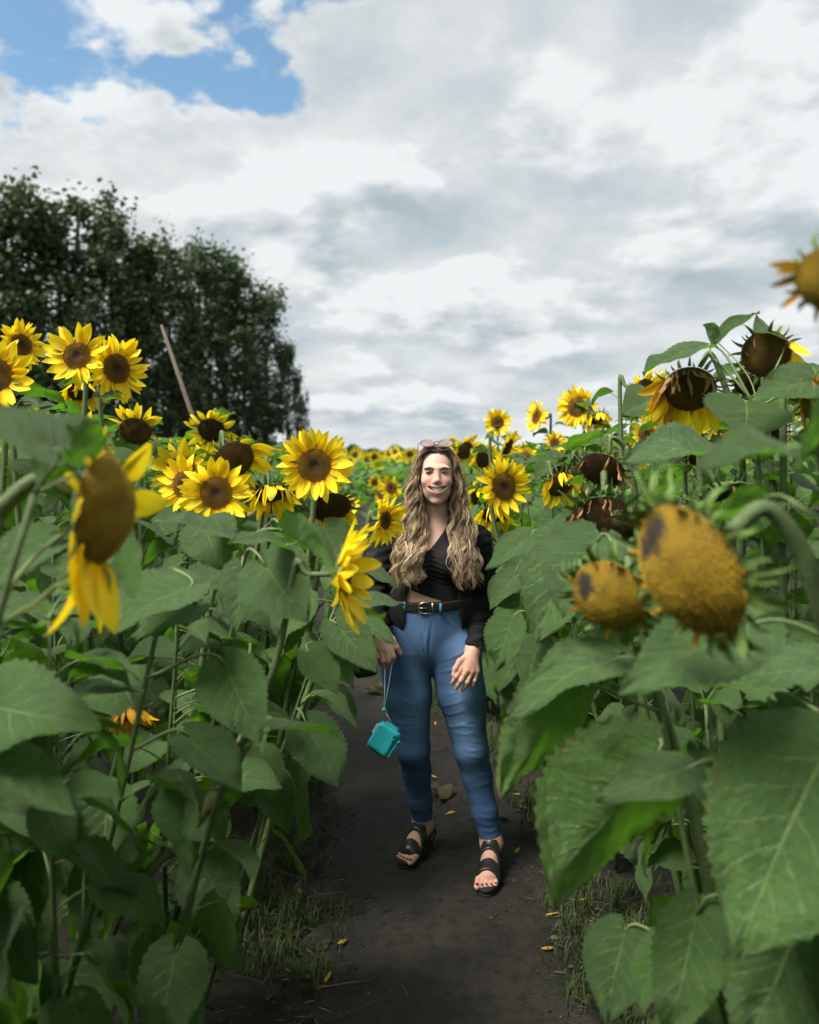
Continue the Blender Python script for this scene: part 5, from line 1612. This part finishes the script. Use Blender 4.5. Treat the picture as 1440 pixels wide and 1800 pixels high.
fold = .0045 * np.sin(Z * 95 + 30 * X + 18 * Y) * np.exp(-((Z - EL[1].z) / .10)**2) + .0022 * np.sin(Z * 170 - 45 * X + 30 * Y)
SL.F = (SL.F - fold).astype(np.float32)
h_ = np.clip(.5 + .5 * (SL.F - FK.F) / .02, 0, 1)
FK.F = (SL.F * (1 - h_) + FK.F * h_ - .02 * h_ * (1 - h_)).astype(np.float32)
V, Q = FK.mesh()
jacket = wear('jacket', V, Q, [M_JKT])
def kfront(x, z):
    i, k = np.searchsorted(FK.xs, x), np.searchsorted(FK.zs, z)
    c_ = FK.F[i, :, k]; j = np.nonzero(c_ < 0)[0]
    return float(FK.ys[j[0]]) if len(j) else 3.36
for side, arr in ((-1, xl), (1, xr)):
    pts = []
    for z_ in np.linspace(.98, 1.30, 14):
        x_ = float(np.interp(z_, FK.zs, arr[0, 0])) + side * .012
        pts.append(Vector((x_, kfront(x_, z_) - .0008, z_)))
    v, f = tube(pts, .0012, 4); wear('stitching', v, f, [M_JSEAM], jacket)
for s in (-1, 1):
    w0 = WR[s].lerp(EL[s], .32 if s > 0 else .40); v, f = ring_at(w0, EL[s] - WR[s], .0462, .0012, 22); wear('stitching', v, f, [M_JSEAM], jacket)
pts = [Vector((x_, kfront(x_, .0 + 1.255 + .02 * (x_ - .2)) - .0006, 1.255 + .02 * (x_ - .2))) for x_ in np.linspace(.20, .27, 6)]
v, f = tube(pts, .0011, 4); wear('stitching', v, f, [M_JSEAM], jacket)

# sandals: thick sole, three straps, buckles
M_SOLE = simple("sandal_rubber", (.012, .012, .012), .75, .3, nscale=40, namt=.3)
M_STRAP = simple("sandal_leather", (.013, .012, .012), .33, .5, nscale=60, namt=.3)
M_SILV = simple("sandal_buckle", (.6, .6, .6), .3, .5, 1.0)
M_NAIL = simple("toenail_red", (.20, .015, .02), .25, .5)
for s in (-1, 1):
    he, to = HEEL[s], TOE[s]; d = (to - he); L = d.length; d.normalize(); n = Vector((-d.y, d.x, 0))
    out = []
    NN = 36
    for i in range(NN):
        a = 2 * math.pi * i / NN; u = math.cos(a); w_ = math.sin(a)
        t = u * .5 + .5
        wid = .034 + .016 * math.sin(math.pi * min(1, max(0, (t - .25) / .9))) 
        q = he + d * (-.034 + (L + .060) * t) + n * (wid * (abs(w_) ** .7) * (1 if w_ > 0 else -1))
        out.append(q)
    V = []; F = []
    for (z_, ins) in ((.002, .006), (.006, .001), (.020, .0), (.0215, .003), (.0235, .003), (.025, .0), (.034, .0), (.0375, .004)):
        c0 = he.lerp(to, .5)
        for q in out:
            dq = Vector((q.x - c0.x, q.y - c0.y, 0)); dq2 = dq * (1 - ins / max(.01, dq.length))
            V.append((c0.x + dq2.x, c0.y + dq2.y, z_))
    R_ = len(V) // NN
    for j in range(R_ - 1):
        for i in range(NN): F.append((j*NN+i, j*NN+(i+1) % NN, (j+1)*NN+(i+1) % NN, (j+1)*NN+i))
    F.append(tuple(range(NN))[::-1]); F.append(tuple(range((R_-1)*NN, R_*NN)))
    sandal = wear('sandal', V, F, [M_SOLE])
    lo = Vector((min(he.x, to.x) - .09, min(he.y, to.y) - .10, 0)); hi = Vector((max(he.x, to.x) + .09, max(he.y, to.y) + .08, .17))
    def foot_shape(off):
        f_ = Field(steps((lo.x, hi.x, .003)), steps((lo.y, hi.y, .003)), steps((.02, .165, .003)))
        an = AN[s]; inst = he.lerp(to, .42) + Vector((0, 0, .035)); ball = he.lerp(to, .74)
        f_.cone(an, he + Vector((0, 0, .012)), .037, .030, .03, off); f_.cone(an + Vector((0, 0, -.005)), inst, .036, .028, .03, off)
        f_.cone(inst, ball, .028, .024, .025, off); f_.cone(he, ball, .026, .022, .03, off)
        for w_ in (-1, 1): f_.cone(inst, ball + n * .022 * w_ + Vector((0, 0, -.006)), .022, .019, .02, off)
        return f_
    base_f = foot_shape(.0065)
    X, Y, Z = base_f.all()
    t = (X - he.x) * d.x + (Y - he.y) * d.y
    for (c_, sl_, w_) in ((.172, .25, .021), (.112, .55, .0165), (.040, 1.35, .0165)):
        f_ = base_f.F.copy()
        e = np.abs((t - c_) - sl_ * (-(Z - .06)) * -1 * .0 - (t * 0) + sl_ * (Z - .075) * .6) - w_
        f2 = Field(base_f.xs, base_f.ys, base_f.zs); f2.F = np.maximum(f_, e).astype(np.float32)
        V, Q = f2.mesh()
        if len(V): wear('strap', V, Q, [M_STRAP], sandal)
    f2 = Field(base_f.xs, base_f.ys, base_f.zs); f2.F = np.maximum(np.maximum(base_f.F, t + .004), np.maximum(Z - .118, .025 - Z)).astype(np.float32)
    V, Q = f2.mesh(); wear('heel_strap', V, Q, [M_STRAP], sandal)
    bc = he + d * .098 + n * (.036 if n.x * s > 0 else -.036)
    for (t_, zz) in ((.098, .072), (.035, .105)):
        bc = he + d * t_; sg = 1 if n.x * s > 0 else -1
        q0 = bc + n * sg * .037 + Vector((0, 0, zz)) - Vector((0, 0, he.z)) * 0
        q0.z = zz
        v, f = tube([q0 + d * .012 + Vector((0, 0, -.010)), q0 + d * .006 + n * sg * .003, q0 - d * .004 + Vector((0, 0, .014)) - n * sg * .004], .0022, 5); wear('sandal_buckle', v, f, [M_SILV], sandal)
    inner = -s; sgn = 1 if n.x * inner > 0 else -1; ball = he.lerp(to, .74)
    for q in range(5):
        base_ = ball + n * sgn * (-(q - 2) * .0165) + d * .004; Lq = (.062, .058, .052, .046, .036)[q]; rq = (.0125, .0095, .009, .0085, .008)[q]
        tip = base_ + d * (Lq + rq * .35); tip.z = base_.z - .007 + rq * .80
        v, f = ball_(tip, (rq * .55, rq * .60, rq * .28), 8, 5); wear('toenail', v, f, [M_NAIL])
# ------------------------------------------------------------------ hair
M_HAIR = attr_mat("hair", .48, .45, None, 0, .3)
r = rng(21)
HV, HF, HCc = [], [], []
def strand(pts, rad_, cols, wave, ph, wl, sides=4):
    n = 42 if len(pts) > 4 else 20
    cur = spline(pts, n)
    out = []; L = 0
    for i, p in enumerate(cur):
        if i: L += (p - cur[i-1]).length
        t = i / (n - 1)
        amp = wave * min(1, max(0, (t - .22) / .3))
        out.append(p + Vector((math.sin(L / wl * 6.283 + ph), .8 * math.cos(L / wl * 6.283 + ph * 1.3), .2 * math.sin(L / wl * 9 + ph))) * amp)
    rr_ = [rad_ * (1 if i < n * .75 else 1 - .8 * (i / n - .75) / .25) * (.75 + .25 * math.sin(i * .7 + ph)) for i in range(n)]
    v, f = tube(out, rr_, sides, cap=False); o = len(HV)
    HV.extend(v); HF.extend([tuple(q + o for q in g_) for g_ in f])
    for i in range(n):
        c = Vector(cols[0]).lerp(Vector(cols[1]), min(1, max(0, (i / (n - 1) - .17) / .36)))
        HCc.extend([tuple(c)] * sides)
DARK = (.075, .046, .030)
SW = [(.54, .385, .225), (.66, .49, .305), (.37, .25, .14), (.25, .16, .09), (.78, .62, .42), (.17, .105, .06)]
for lock in range(150):
    s = -1 if lock % 2 else 1
    a = (lock // 2 + r.random()) / 75
    lay = r.random(); spread = r.random(); ph = r.uniform(0, 6.3); wl = r.uniform(.10, .145); wv = r.uniform(.008, .017)
    hue = r.choice(SW[:2] + SW[:5] + SW[4:5]) if lay > .2 else r.choice(SW[2:4] + SW[5:])
    root0 = hp(s * r.uniform(.002, .016), -.062 + .15 * a, .112 - .016 * abs(a - .45) * 2 - (.010 if a < .15 else 0))
    side_y = -.056 + .125 * a
    tmp0 = hp(s * (.069 + .012 * lay), side_y, .045 + r.uniform(-.01, .01))
    if a < .16: tmp0 = hp(s * (.066 + .010 * lay), side_y - .002, .045)
    jaw0 = hp(s * (.064 + .040 * spread + .010 * a), side_y + .010 * (1 - a), -.075 + r.uniform(-.02, .02))
    if a < .66:      # falls in front of the shoulder
        sx = .042 + .108 * spread
        sh0 = Vector((HC.x + s * (sx * .92 + .006), 3.372 + .03 * a + .012 * lay - .020, 1.345 + r.uniform(-.02, .02)))
        ch0 = Vector((HC.x + s * (sx + .012) - .006, 3.312 + .02 * lay + .035 * max(0, spread - .5) * 2, 1.245 + r.uniform(-.02, .02)))
        en0 = Vector((HC.x + s * (sx + .016 + r.uniform(-.014, .022)) - .010 * (s < 0), 3.306 + .028 * lay + .045 * max(0, spread - .5) * 2, r.uniform(1.130, 1.215) + .010 * (s < 0)))
        base_ = [root0, hp(s * (.043 + .006 * lay), side_y - .004, .094 if a < .3 else .098), tmp0, jaw0, sh0, ch0, en0]
    else:
        sh0 = Vector((HC.x + s * (.025 + .13 * spread), 3.50 + .05 * lay, 1.35)); en0 = Vector((HC.x + s * (.05 + .12 * spread), 3.55 + .03 * lay, r.uniform(1.15, 1.25)))
        base_ = [root0, hp(s * (.066 + .012 * lay), .05 + .05 * lay, .03), hp(s * (.042 + .060 * spread), .05 + .03 * lay, -.09), sh0, sh0.lerp(en0, .5) + Vector((0, .012, 0)), en0]
    for k in range(13):
        j = [Vector((r.gauss(0, .0042), r.gauss(0, .0042), r.gauss(0, .006))) * (.4 + .20 * i) for i in range(len(base_))]
        pts = [p_ + q_ for p_, q_ in zip(base_, j)]
        g1_, g2_ = r.uniform(.75, 1.2), r.uniform(.7, 1.7)
        col = tuple(c * g1_ for c in (hue if r.random() < .75 else r.choice(SW)))
        rt = tuple(c * g2_ for c in DARK)
        strand(pts, r.uniform(.0009, .0022), (rt, col), wv * r.uniform(.9, 1.1), ph + r.gauss(0, .18), wl, 3)
for k in range(60):     # flyaways
    s = -1 if r.random() < .5 else 1
    p0 = hp(s * r.uniform(.05, .085), r.uniform(-.03, .06), r.uniform(-.06, .07)); e = p0 + Vector((s * r.uniform(.01, .05), r.uniform(-.06, .03), r.uniform(-.26, -.05)))
    strand([p0, p0.lerp(e, .5) + Vector((s * .02, 0, .02)), e], .0007, (DARK, r.choice(SW)), .008, r.uniform(0, 6), .06, 3)
# scalp hair, parted in the middle
A_n, B_n = 40, 26
o = len(HV)
for i in range(B_n + 1):
    th = math.pi * .62 * i / B_n
    for j in range(A_n):
        ph = 2 * math.pi * j / A_n
        front_ = max(0, -math.sin(ph))
        t2 = min(th, math.pi * .62 if front_ < .15 else math.pi * (.62 - .36 * min(1, (front_ - .15) / .55)))
        rr_ = 1 + .015 * math.sin(ph * 13 + i * .3) + .010 * math.sin(ph * 29)
        x = math.sin(t2) * math.cos(ph) * .0830 * rr_; y = math.sin(t2) * math.sin(ph) * .1015 * rr_ + .018; z = math.cos(t2) * .0965 * rr_ + .026
        z -= .006 * math.exp(-(x / .010)**2)
        HV.append(tuple(hp(x, y, z))); q = r.uniform(.6, 1.5); HCc.append(tuple(c * q for c in DARK))
for i in range(B_n):
    for j in range(A_n): HF.append((o + i*A_n+j, o + (i+1)*A_n+j, o + (i+1)*A_n+(j+1) % A_n, o + i*A_n+(j+1) % A_n))
hair = wear('hair', np.array(HV), HF, [M_HAIR], col=HCc)

# ------------------------------------------------------------------ sunglasses pushed up on the hair
M_LENS, b_, pr_n, out_ = newmat("lens_rose")
pr_n.inputs['Base Color'].default_value = (.80, .62, .64, 1); pr_n.inputs['Roughness'].default_value = .05
pr_n.inputs['Transmission Weight'].default_value = .85; pr_n.inputs['IOR'].default_value = 1.2
M_FRAME = simple("sunglass_frame", (.16, .07, .06), .3, .5, .4)
SG = T(hp(0, -.050, .121)) @ Matrix.Rotation(rad(-50), 4, 'X')      # local x across, z up the lens
sg = add('sunglasses', None, None, SG); tag(sg, 'round rose-tinted sunglasses pushed up on the woman\'s hair', 'sunglasses')
def sgp(name, v, f, mats, **k): return add(name, mk(name, v, f, mats, **k), sg, SG)
for s in (-1, 1):
    cx = s * .036; N = 28
    ell = [Vector((cx + .0285 * math.cos(2*math.pi*i/N), .004 * abs(math.cos(2*math.pi*i/N)) * 0, .0215 * math.sin(2*math.pi*i/N))) for i in range(N + 1)]
    v, f = tube(ell, .0017, 6, cap=False); sgp('rim', v, f, [M_FRAME])
    V = [(cx, -.003, 0)] + [tuple(p) for p in ell[:-1]] + [(cx, -.0015, 0)] + [(p.x, p.y + .0015, p.z) for p in ell[:-1]]
    F = [(0, 1 + (i + 1) % N, 1 + i) for i in range(N)] + [(N + 1, N + 2 + i, N + 2 + (i + 1) % N) for i in range(N)]
    sgp('lens', V, F, [M_LENS])
    v, f = tube([Vector((s * .064, .002, .006)), Vector((s * .072, .006, .006)), Vector((s * .074, .035, -.006))], .0014, 6); sgp('temple', v, f, [M_FRAME])
v, f = tube([Vector((-.009, 0, .006)), Vector((0, -.003, .010)), Vector((.009, 0, .006))], .0016, 6); sgp('bridge', v, f, [M_FRAME])

# ------------------------------------------------------------------ teal instant camera on its cord
M_TEAL = simple("teal_plastic", (.026, .44, .50), .38, .5, nscale=60, namt=.06, bump=.08, bscale=300)
M_TEALD = simple("teal_plastic_dark", (.015, .20, .25), .45, .5)
M_BLACKP = simple("black_plastic", (.01, .01, .011), .4, .5)
M_PALE = simple("pale_grip", (.42, .52, .56), .5)
M_CORD = simple("pale_cord", (.40, .50, .55), .8, nscale=200, namt=.2)
cc0 = P(675, 1300, 3.16)
CMx = T(cc0) @ Matrix.Rotation(rad(-12), 4, 'Z') @ Matrix.Rotation(rad(31), 4, 'Y') @ Matrix.Rotation(rad(-10), 4, 'X') @ Matrix.Scale(.93, 4)
ic = add('instant_camera', None, None, CMx); tag(ic, 'teal instant camera dangling on a cord from the woman\'s hand', 'camera')
def rbox(cx, cy, cz, sx, sy, sz, rr_, seg=4):
    """rounded box, half sizes sx, sy, sz"""
    V = []; F = []
    prof = []
    for c, (qx, qz) in enumerate(((1, 1), (-1, 1), (-1, -1), (1, -1))):
        for i in range(seg + 1):
            a = math.pi / 2 * (c + i / seg); prof.append((qx * (sx - rr_) + rr_ * math.cos(a), qz * (sz - rr_) + rr_ * math.sin(a)))
    n = len(prof); re = min(rr_ * .6, sy * .8)
    lev = [(-sy, re), (-sy + re * .3, re * .3), (-sy + re, 0), (sy - re, 0), (sy - re * .3, re * .3), (sy, re)]
    for (y, ins) in lev:
        for (x, z) in prof: V.append((cx + x * (1 - ins / sx), cy + y, cz + z * (1 - ins / sz)))
    for j in range(len(lev) - 1):
        for i in range(n): F.append((j*n+i, (j+1)*n+i, (j+1)*n+(i+1) % n, j*n+(i+1) % n)[::-1])
    F.append(tuple(range(n))); F.append(tuple(range((len(lev)-1)*n, len(lev)*n))[::-1])
    return V, [f[::-1] for f in F]
def capflat(me):
    n = len(me.polygons)
    for i in (n - 1, n - 2): me.polygons[i].use_smooth = False
    return me
def icp(name, vf, mats, parent=None): return add(name, capflat(mk(name, *vf, mats)), parent or ic, CMx)
body = icp('camera_body', rbox(0, 0, 0, .049, .024, .058, .017), [M_TEAL])
icp('back_door', rbox(-.004, -.0245, .002, .039, .0022, .045, .008), [M_TEAL], body)
icp('top_plate', rbox(0, .002, .060, .030, .018, .007, .006), [M_TEAL], body)
icp('side_ridge', rbox(.050, .0, -.012, .006, .019, .034, .005), [M_TEAL], body)
icp('lens_barrel', rbox(-.014, .034, 0, .030, .018, .030, .028), [M_TEALD], body)
icp('grip', rbox(-.051, .004, .018, .006, .014, .020, .005), [M_PALE], body)
icp('viewfinder', rbox(.030, -.0265, .036, .0045, .0016, .004, .0015), [M_BLACKP], body)
icp('latch', rbox(.034, -.0265, .018, .003, .0016, .0045, .001), [M_BLACKP], body)
icp('counter_window', rbox(-.006, -.0265, -.048, .0035, .0012, .0025, .001), [M_BLACKP], body)
v, f = tube([Vector((.050, -.012, .026)), Vector((.062, -.012, .026))], .0095, 16); icp('strap_knob', (v, f), [M_TEALD], body)
v, f = tube([Vector((.0605, -.012, .026)), Vector((.0632, -.012, .026))], .0055, 14); icp('knob_cap', (v, f), [M_BLACKP], body)
toggle = P(675, 1248, 3.17); lug = CMx @ Vector((.006, -.004, .066))
g1, g2 = H(690, 1163, 3.252), H(677, 1168, 3.255)
Mi = CMx.inverted()
for gp in (g1, g2):
    v, f = tube([Mi @ gp, Mi @ (gp.lerp(toggle, .5) + Vector((.001, 0, 0))), Mi @ toggle], .0016, 6); icp('cord', (v, f), [M_CORD])
v, f = tube([Mi @ toggle, Mi @ lug], .0016, 6); icp('cord', (v, f), [M_CORD])
v, f = ball_(Mi @ toggle, (.0095, .0085, .0095), 14, 10); icp('toggle', (v, f), [M_TEAL])

# ------------------------------------------------------------------ black shoulder bag at her hip
M_BAG = simple("bag_black_leather", (.010, .010, .010), .5, .4, nscale=30, namt=.3, bump=.2, bscale=90)
BG = T(P(640, 1155, 3.48)) @ Matrix.Rotation(rad(18), 4, 'Z') @ Matrix.Rotation(rad(-6), 4, 'Y')
bag = add('shoulder_bag', None, None, BG); tag(bag, 'black leather shoulder bag hanging at the woman\'s hip behind the leaves', 'bag')
def bgp(name, vf, mats): return add(name, capflat(mk(name, *vf, mats)), bag, BG)
bgp('bag_body', rbox(0, 0, 0, .048, .026, .078, .016), [M_BAG]); bgp('flap', rbox(0, -.028, .033, .046, .004, .042, .012), [M_BAG])
v, f = tube(spline([Vector((.03, .0, .075)), BG.inverted() @ (EL[-1] + Vector((.05, -.035, .05))), BG.inverted() @ (SH[-1] + Vector((.015, -.03, .075))), BG.inverted() @ (SH[-1] + Vector((.02, .09, .03))), Vector((.03, .02, .075))], 30), .006, 6)
bgp('shoulder_strap', (v, f), [M_BAG])
# ------------------------------------------------------------------ ground cover, litter
M_GRASS, b_, pr_n, out_ = newmat("grass_blades")
a_ = b_.n('ShaderNodeAttribute'); a_.attribute_name = 'Col'
b_.put(pr_n.inputs['Base Color'], a_.outputs['Color']); pr_n.inputs['Roughness'].default_value = .6; pr_n.inputs['Specular IOR Level'].default_value = .25
thin(b_, pr_n, out_, a_.outputs['Color'], .25)
r = rng(31)
V, F, C = [], [], []
def blade(x, y, h, lean, az, w_, c):
    o = len(V); d = Vector((math.cos(az), math.sin(az), 0)); n = Vector((-math.sin(az), math.cos(az), 0)) * w_
    b0 = Vector((x, y, -.012)); m = b0 + d * lean * h * .35 + Vector((0, 0, h * .6)); t = b0 + d * lean * h + Vector((0, 0, h * (1 - .35 * lean)))
    V.extend([tuple(b0 - n), tuple(b0 + n), tuple(m + n * .8), tuple(m - n * .8), tuple(t)]); F.extend([(o, o+1, o+2, o+3), (o+3, o+2, o+4)]); C.extend([c] * 5)
tufts = 0
while tufts < 1900:
    y = 2.0 + 7.5 * r.random() ** 1.5; s = r.choice((-1, 1))
    e = r.gauss(.0, .16) + .12
    x = path_c(y) + s * (path_h(y) * 1.02 + e)
    if e < -.10: continue
    if mnoise.noise((x * 2.2, y * 2.2, 4)) < -.12: continue
    tufts += 1
    n = r.randint(6, 16); hh = r.uniform(.025, .10) * (1.6 if r.random() < .12 else 1)
    for _ in range(n):
        g_ = r.random()
        c = (.022 + .032 * g_, .045 + .040 * g_, .012 + .008 * g_) if r.random() < .90 else (.085, .07, .036)
        blade(x + r.gauss(0, .02), y + r.gauss(0, .02), hh * r.uniform(.5, 1.2), r.uniform(.2, 1.1), r.uniform(0, 6.3), r.uniform(.0010, .0026), c)
grass = add('grass', mk('grass', V, F, [M_GRASS], col=C)); tag(grass, 'short thin grass growing along both edges of the path', 'grass', kind='stuff')

# straw, broken stalk bits and crumbs on the verges
parts = []; V, F, C = [], [], []
for _ in range(1500):
    y = 2.1 + 6.0 * r.random() ** 1.4; s = r.choice((-1, 1)); e = r.gauss(.10, .17)
    x = path_c(y) + s * (path_h(y) + e)
    if e < -.14 and r.random() < .8: continue
    L = r.uniform(.006, .05) if r.random() < .92 else r.uniform(.08, .18); a = r.uniform(0, 6.3); w_ = r.uniform(.0008, .0022)
    d = Vector((math.cos(a), math.sin(a), r.uniform(-.1, .25)))
    p0 = Vector((x, y, .008)); 
    v, f = tube([p0, p0 + d * L * .5 + Vector((0, 0, .002)), p0 + d * L], [w_, w_, w_ * .6], 4); o = len(V)
    V.extend(v); F.extend([tuple(i + o for i in q) for q in f]); g_ = r.uniform(.5, 1.3); C.extend([(.16 * g_, .125 * g_, .075 * g_)] * len(v))
deb = add('debris', mk('debris', V, F, [M_GRASS], col=C)); tag(deb, 'straw and bits of dry stalk scattered on the path verges', 'debris', kind='stuff')

# clods and crumbs of soil on the path
V, F, C = [], [], []
for _ in range(2600):
    y = 2.2 + 6 * r.random() ** 1.3; u = r.uniform(-1.25, 1.25); x = path_c(y) + u * path_h(y)
    s = r.uniform(.0012, .0045) * (1.9 if abs(u) > .85 and r.random() < .4 else 1)
    v, f = ball_((x, y, .008), (s * r.uniform(.8, 1.6), s * r.uniform(.8, 1.6), s), 5, 3); o = len(V)
    V.extend(v); F.extend([tuple(i + o for i in q) for q in f]); g_ = r.uniform(.4, 1.4); C.extend([(.05 * g_, .043 * g_, .034 * g_)] * len(v))
for _ in range(260):
    y = 2.2 + 6 * r.random() ** 1.3; u = r.uniform(-1.3, 1.3); x = path_c(y) + u * path_h(y); s = r.uniform(.004, .011) * (1 if abs(u) > .7 else .6)
    v, f = ball_((x, y, .007), (s * r.uniform(.8, 1.5), s * r.uniform(.8, 1.5), s * .6), 6, 4); o = len(V)
    V.extend(v); F.extend([tuple(i + o for i in q) for q in f]); g_ = r.uniform(.4, 1.9); C.extend([(.055 * g_, .049 * g_, .041 * g_)] * len(v))
clod = add('soil_crumbs', mk('soil_crumbs', V, F, [M_GRASS], col=C, smooth=False)); tag(clod, 'small crumbs of dark soil strewn over the path', 'soil', kind='stuff')

# fallen petals, each where it lies in the photograph
def gp(px, py, z=.012): d = CAMZ * FPX / (py - HORY); return Vector(((px - 720) / FPX * d, d, z))
fallen = [(572, 1733, 'at the dark verge near the photo bottom edge'), (610, 1658, 'standing up alone on the bare path'), (375, 1722, 'the nearer of two in the dark under the tall side leaves'), (318, 1728, 'the farther-in of two in the dark under the tall side leaves'),
          (905, 1505, 'beside the woman\'s front sandal'), (972, 1672, 'on the verge below the big drooping dark leaf'), (960, 1615, 'just under the tip of the big drooping dark leaf'), (1042, 1638, 'in the grass past the drooping dark leaf'), (527, 1577, 'in the grass level with the woman\'s toes'),
          (915, 1400, 'in the grass beside the woman\'s shin'), (925, 1425, 'below the one beside the woman\'s shin'), (768, 1372, 'between the woman\'s ankles on the verge'), (800, 1432, 'behind the woman\'s front leg'), (1018, 1590, 'in the dark grass behind the drooping leaf'), (765, 1278, 'between the woman\'s knees far back')]
for k, (px, py, wh) in enumerate(fallen):
    q = gp(px, py); a = r.uniform(0, 6.3)
    M = frame(q, Vector((math.cos(a), math.sin(a), .12)), Vector((r.uniform(-.5, .5), r.uniform(-.5, .5), 1)), .045, .048, .048)
    o = add('fallen_petal', PET_FALLEN[k % 5], None, M); tag(o, 'fallen yellow petal ' + wh, 'petal', 'fallen petals on the ground')

# dead leaves on the path
dead = leaf_mesh(900, .25, .1, .3, .3, .22, .9, .2, .9, mat=M_LEAF_DRY); dead2 = leaf_mesh(901, .2, .2, -.4, .5, .25, .8, .2, -.8, mat=M_LEAF_DRY)
for (px, py, me, sz, lab) in ((638, 1222, dead, .13, 'pale crumpled dead leaf on the path beyond the hanging camera'), (672, 1218, dead2, .12, 'smaller crumpled dead leaf touching the pale one beyond the hanging camera'), (775, 1392, dead, .13, 'grey-green dead leaf lying between the woman\'s shins'), (892, 1448, dead2, .08, 'little curled dead leaf beside the woman\'s calf')):
    q = gp(px, py, .025); a = r.uniform(0, 6.3)
    o = add('dead_leaf', me, None, frame(q, Vector((math.cos(a), math.sin(a), 0)), (0, 0, 1), sz, sz, sz)); tag(o, lab, 'leaf', 'dead leaves on the path')

# the snapped stalk slanting through the thicket
M_PITH = simple("stalk_pith", (.35, .25, .17), .9, .2, nscale=80, namt=.5)
q0, q1, q2 = P(292, 1502, 2.05), P(372, 1408, 2.10), P(436, 1262, 2.15)
st = add('broken_stalk', None, None, T(q0)); tag(st, 'thick broken green stalk slanting up out of the dark thicket', 'stalk')
cur = spline([q0, q1, P(412, 1345, 2.12), q2, P(440, 1130, 2.2)], 24)
v, f = tube([p - q0 for p in cur], [(.0180 - .004 * i / 23 + (.0026 if i in (6, 7, 14) else 0)) * min(1, (24.5 - i) / 7) for i in range(24)], 12); add('stalk', mk('stalk', v, f, [M_STEM_OLD]), st, T(q0))
parts = []
for k in range(9):
    a = k * .7; e = Vector((math.cos(a), math.sin(a) * .5, math.sin(a) * .8)) * .014
    dd = (q0 - q1).normalized() * r.uniform(.02, .06); parts.append(tube([e, e * .9 + dd * .5, e * .6 + dd], [.005, .0035, .001], 5))
v, f, _ = merge(parts); add('torn_fibres', mk('torn_fibres', v, f, [M_PITH]), st, T(q0))
v, f = tube([p - q0 for p in bez(P(300, 1495, 2.05), P(260, 1530, 2.0), P(230, 1560, 2.0), P(200, 1640, 2.05), 8)] + [], [.012, .010, .010, .009, .009, .008, .008, .007], 7); add('torn_base', mk('torn_base', v, f, [M_STEM_OLD]), st, T(q0))
# a low weed beside the path
wd = gp(968, 1348, 0); W = T(wd); weed = add('weed', None, None, W); tag(weed, 'low leafy green weed in the grass beside the woman\'s knee', 'weed')
wl = leaf_mesh(950, .15, .5, .8, .2, .05, .42, .6, rows=10, half=3)
for k in range(11):
    a = k * GOLD; s = r.uniform(.06, .10)
    add('leaf', wl, weed, frame(wd + Vector((0, 0, .02 + .006 * k)), Vector((math.cos(a), math.sin(a), r.uniform(.1, .8))), (0, 0, 1), s, s, s))
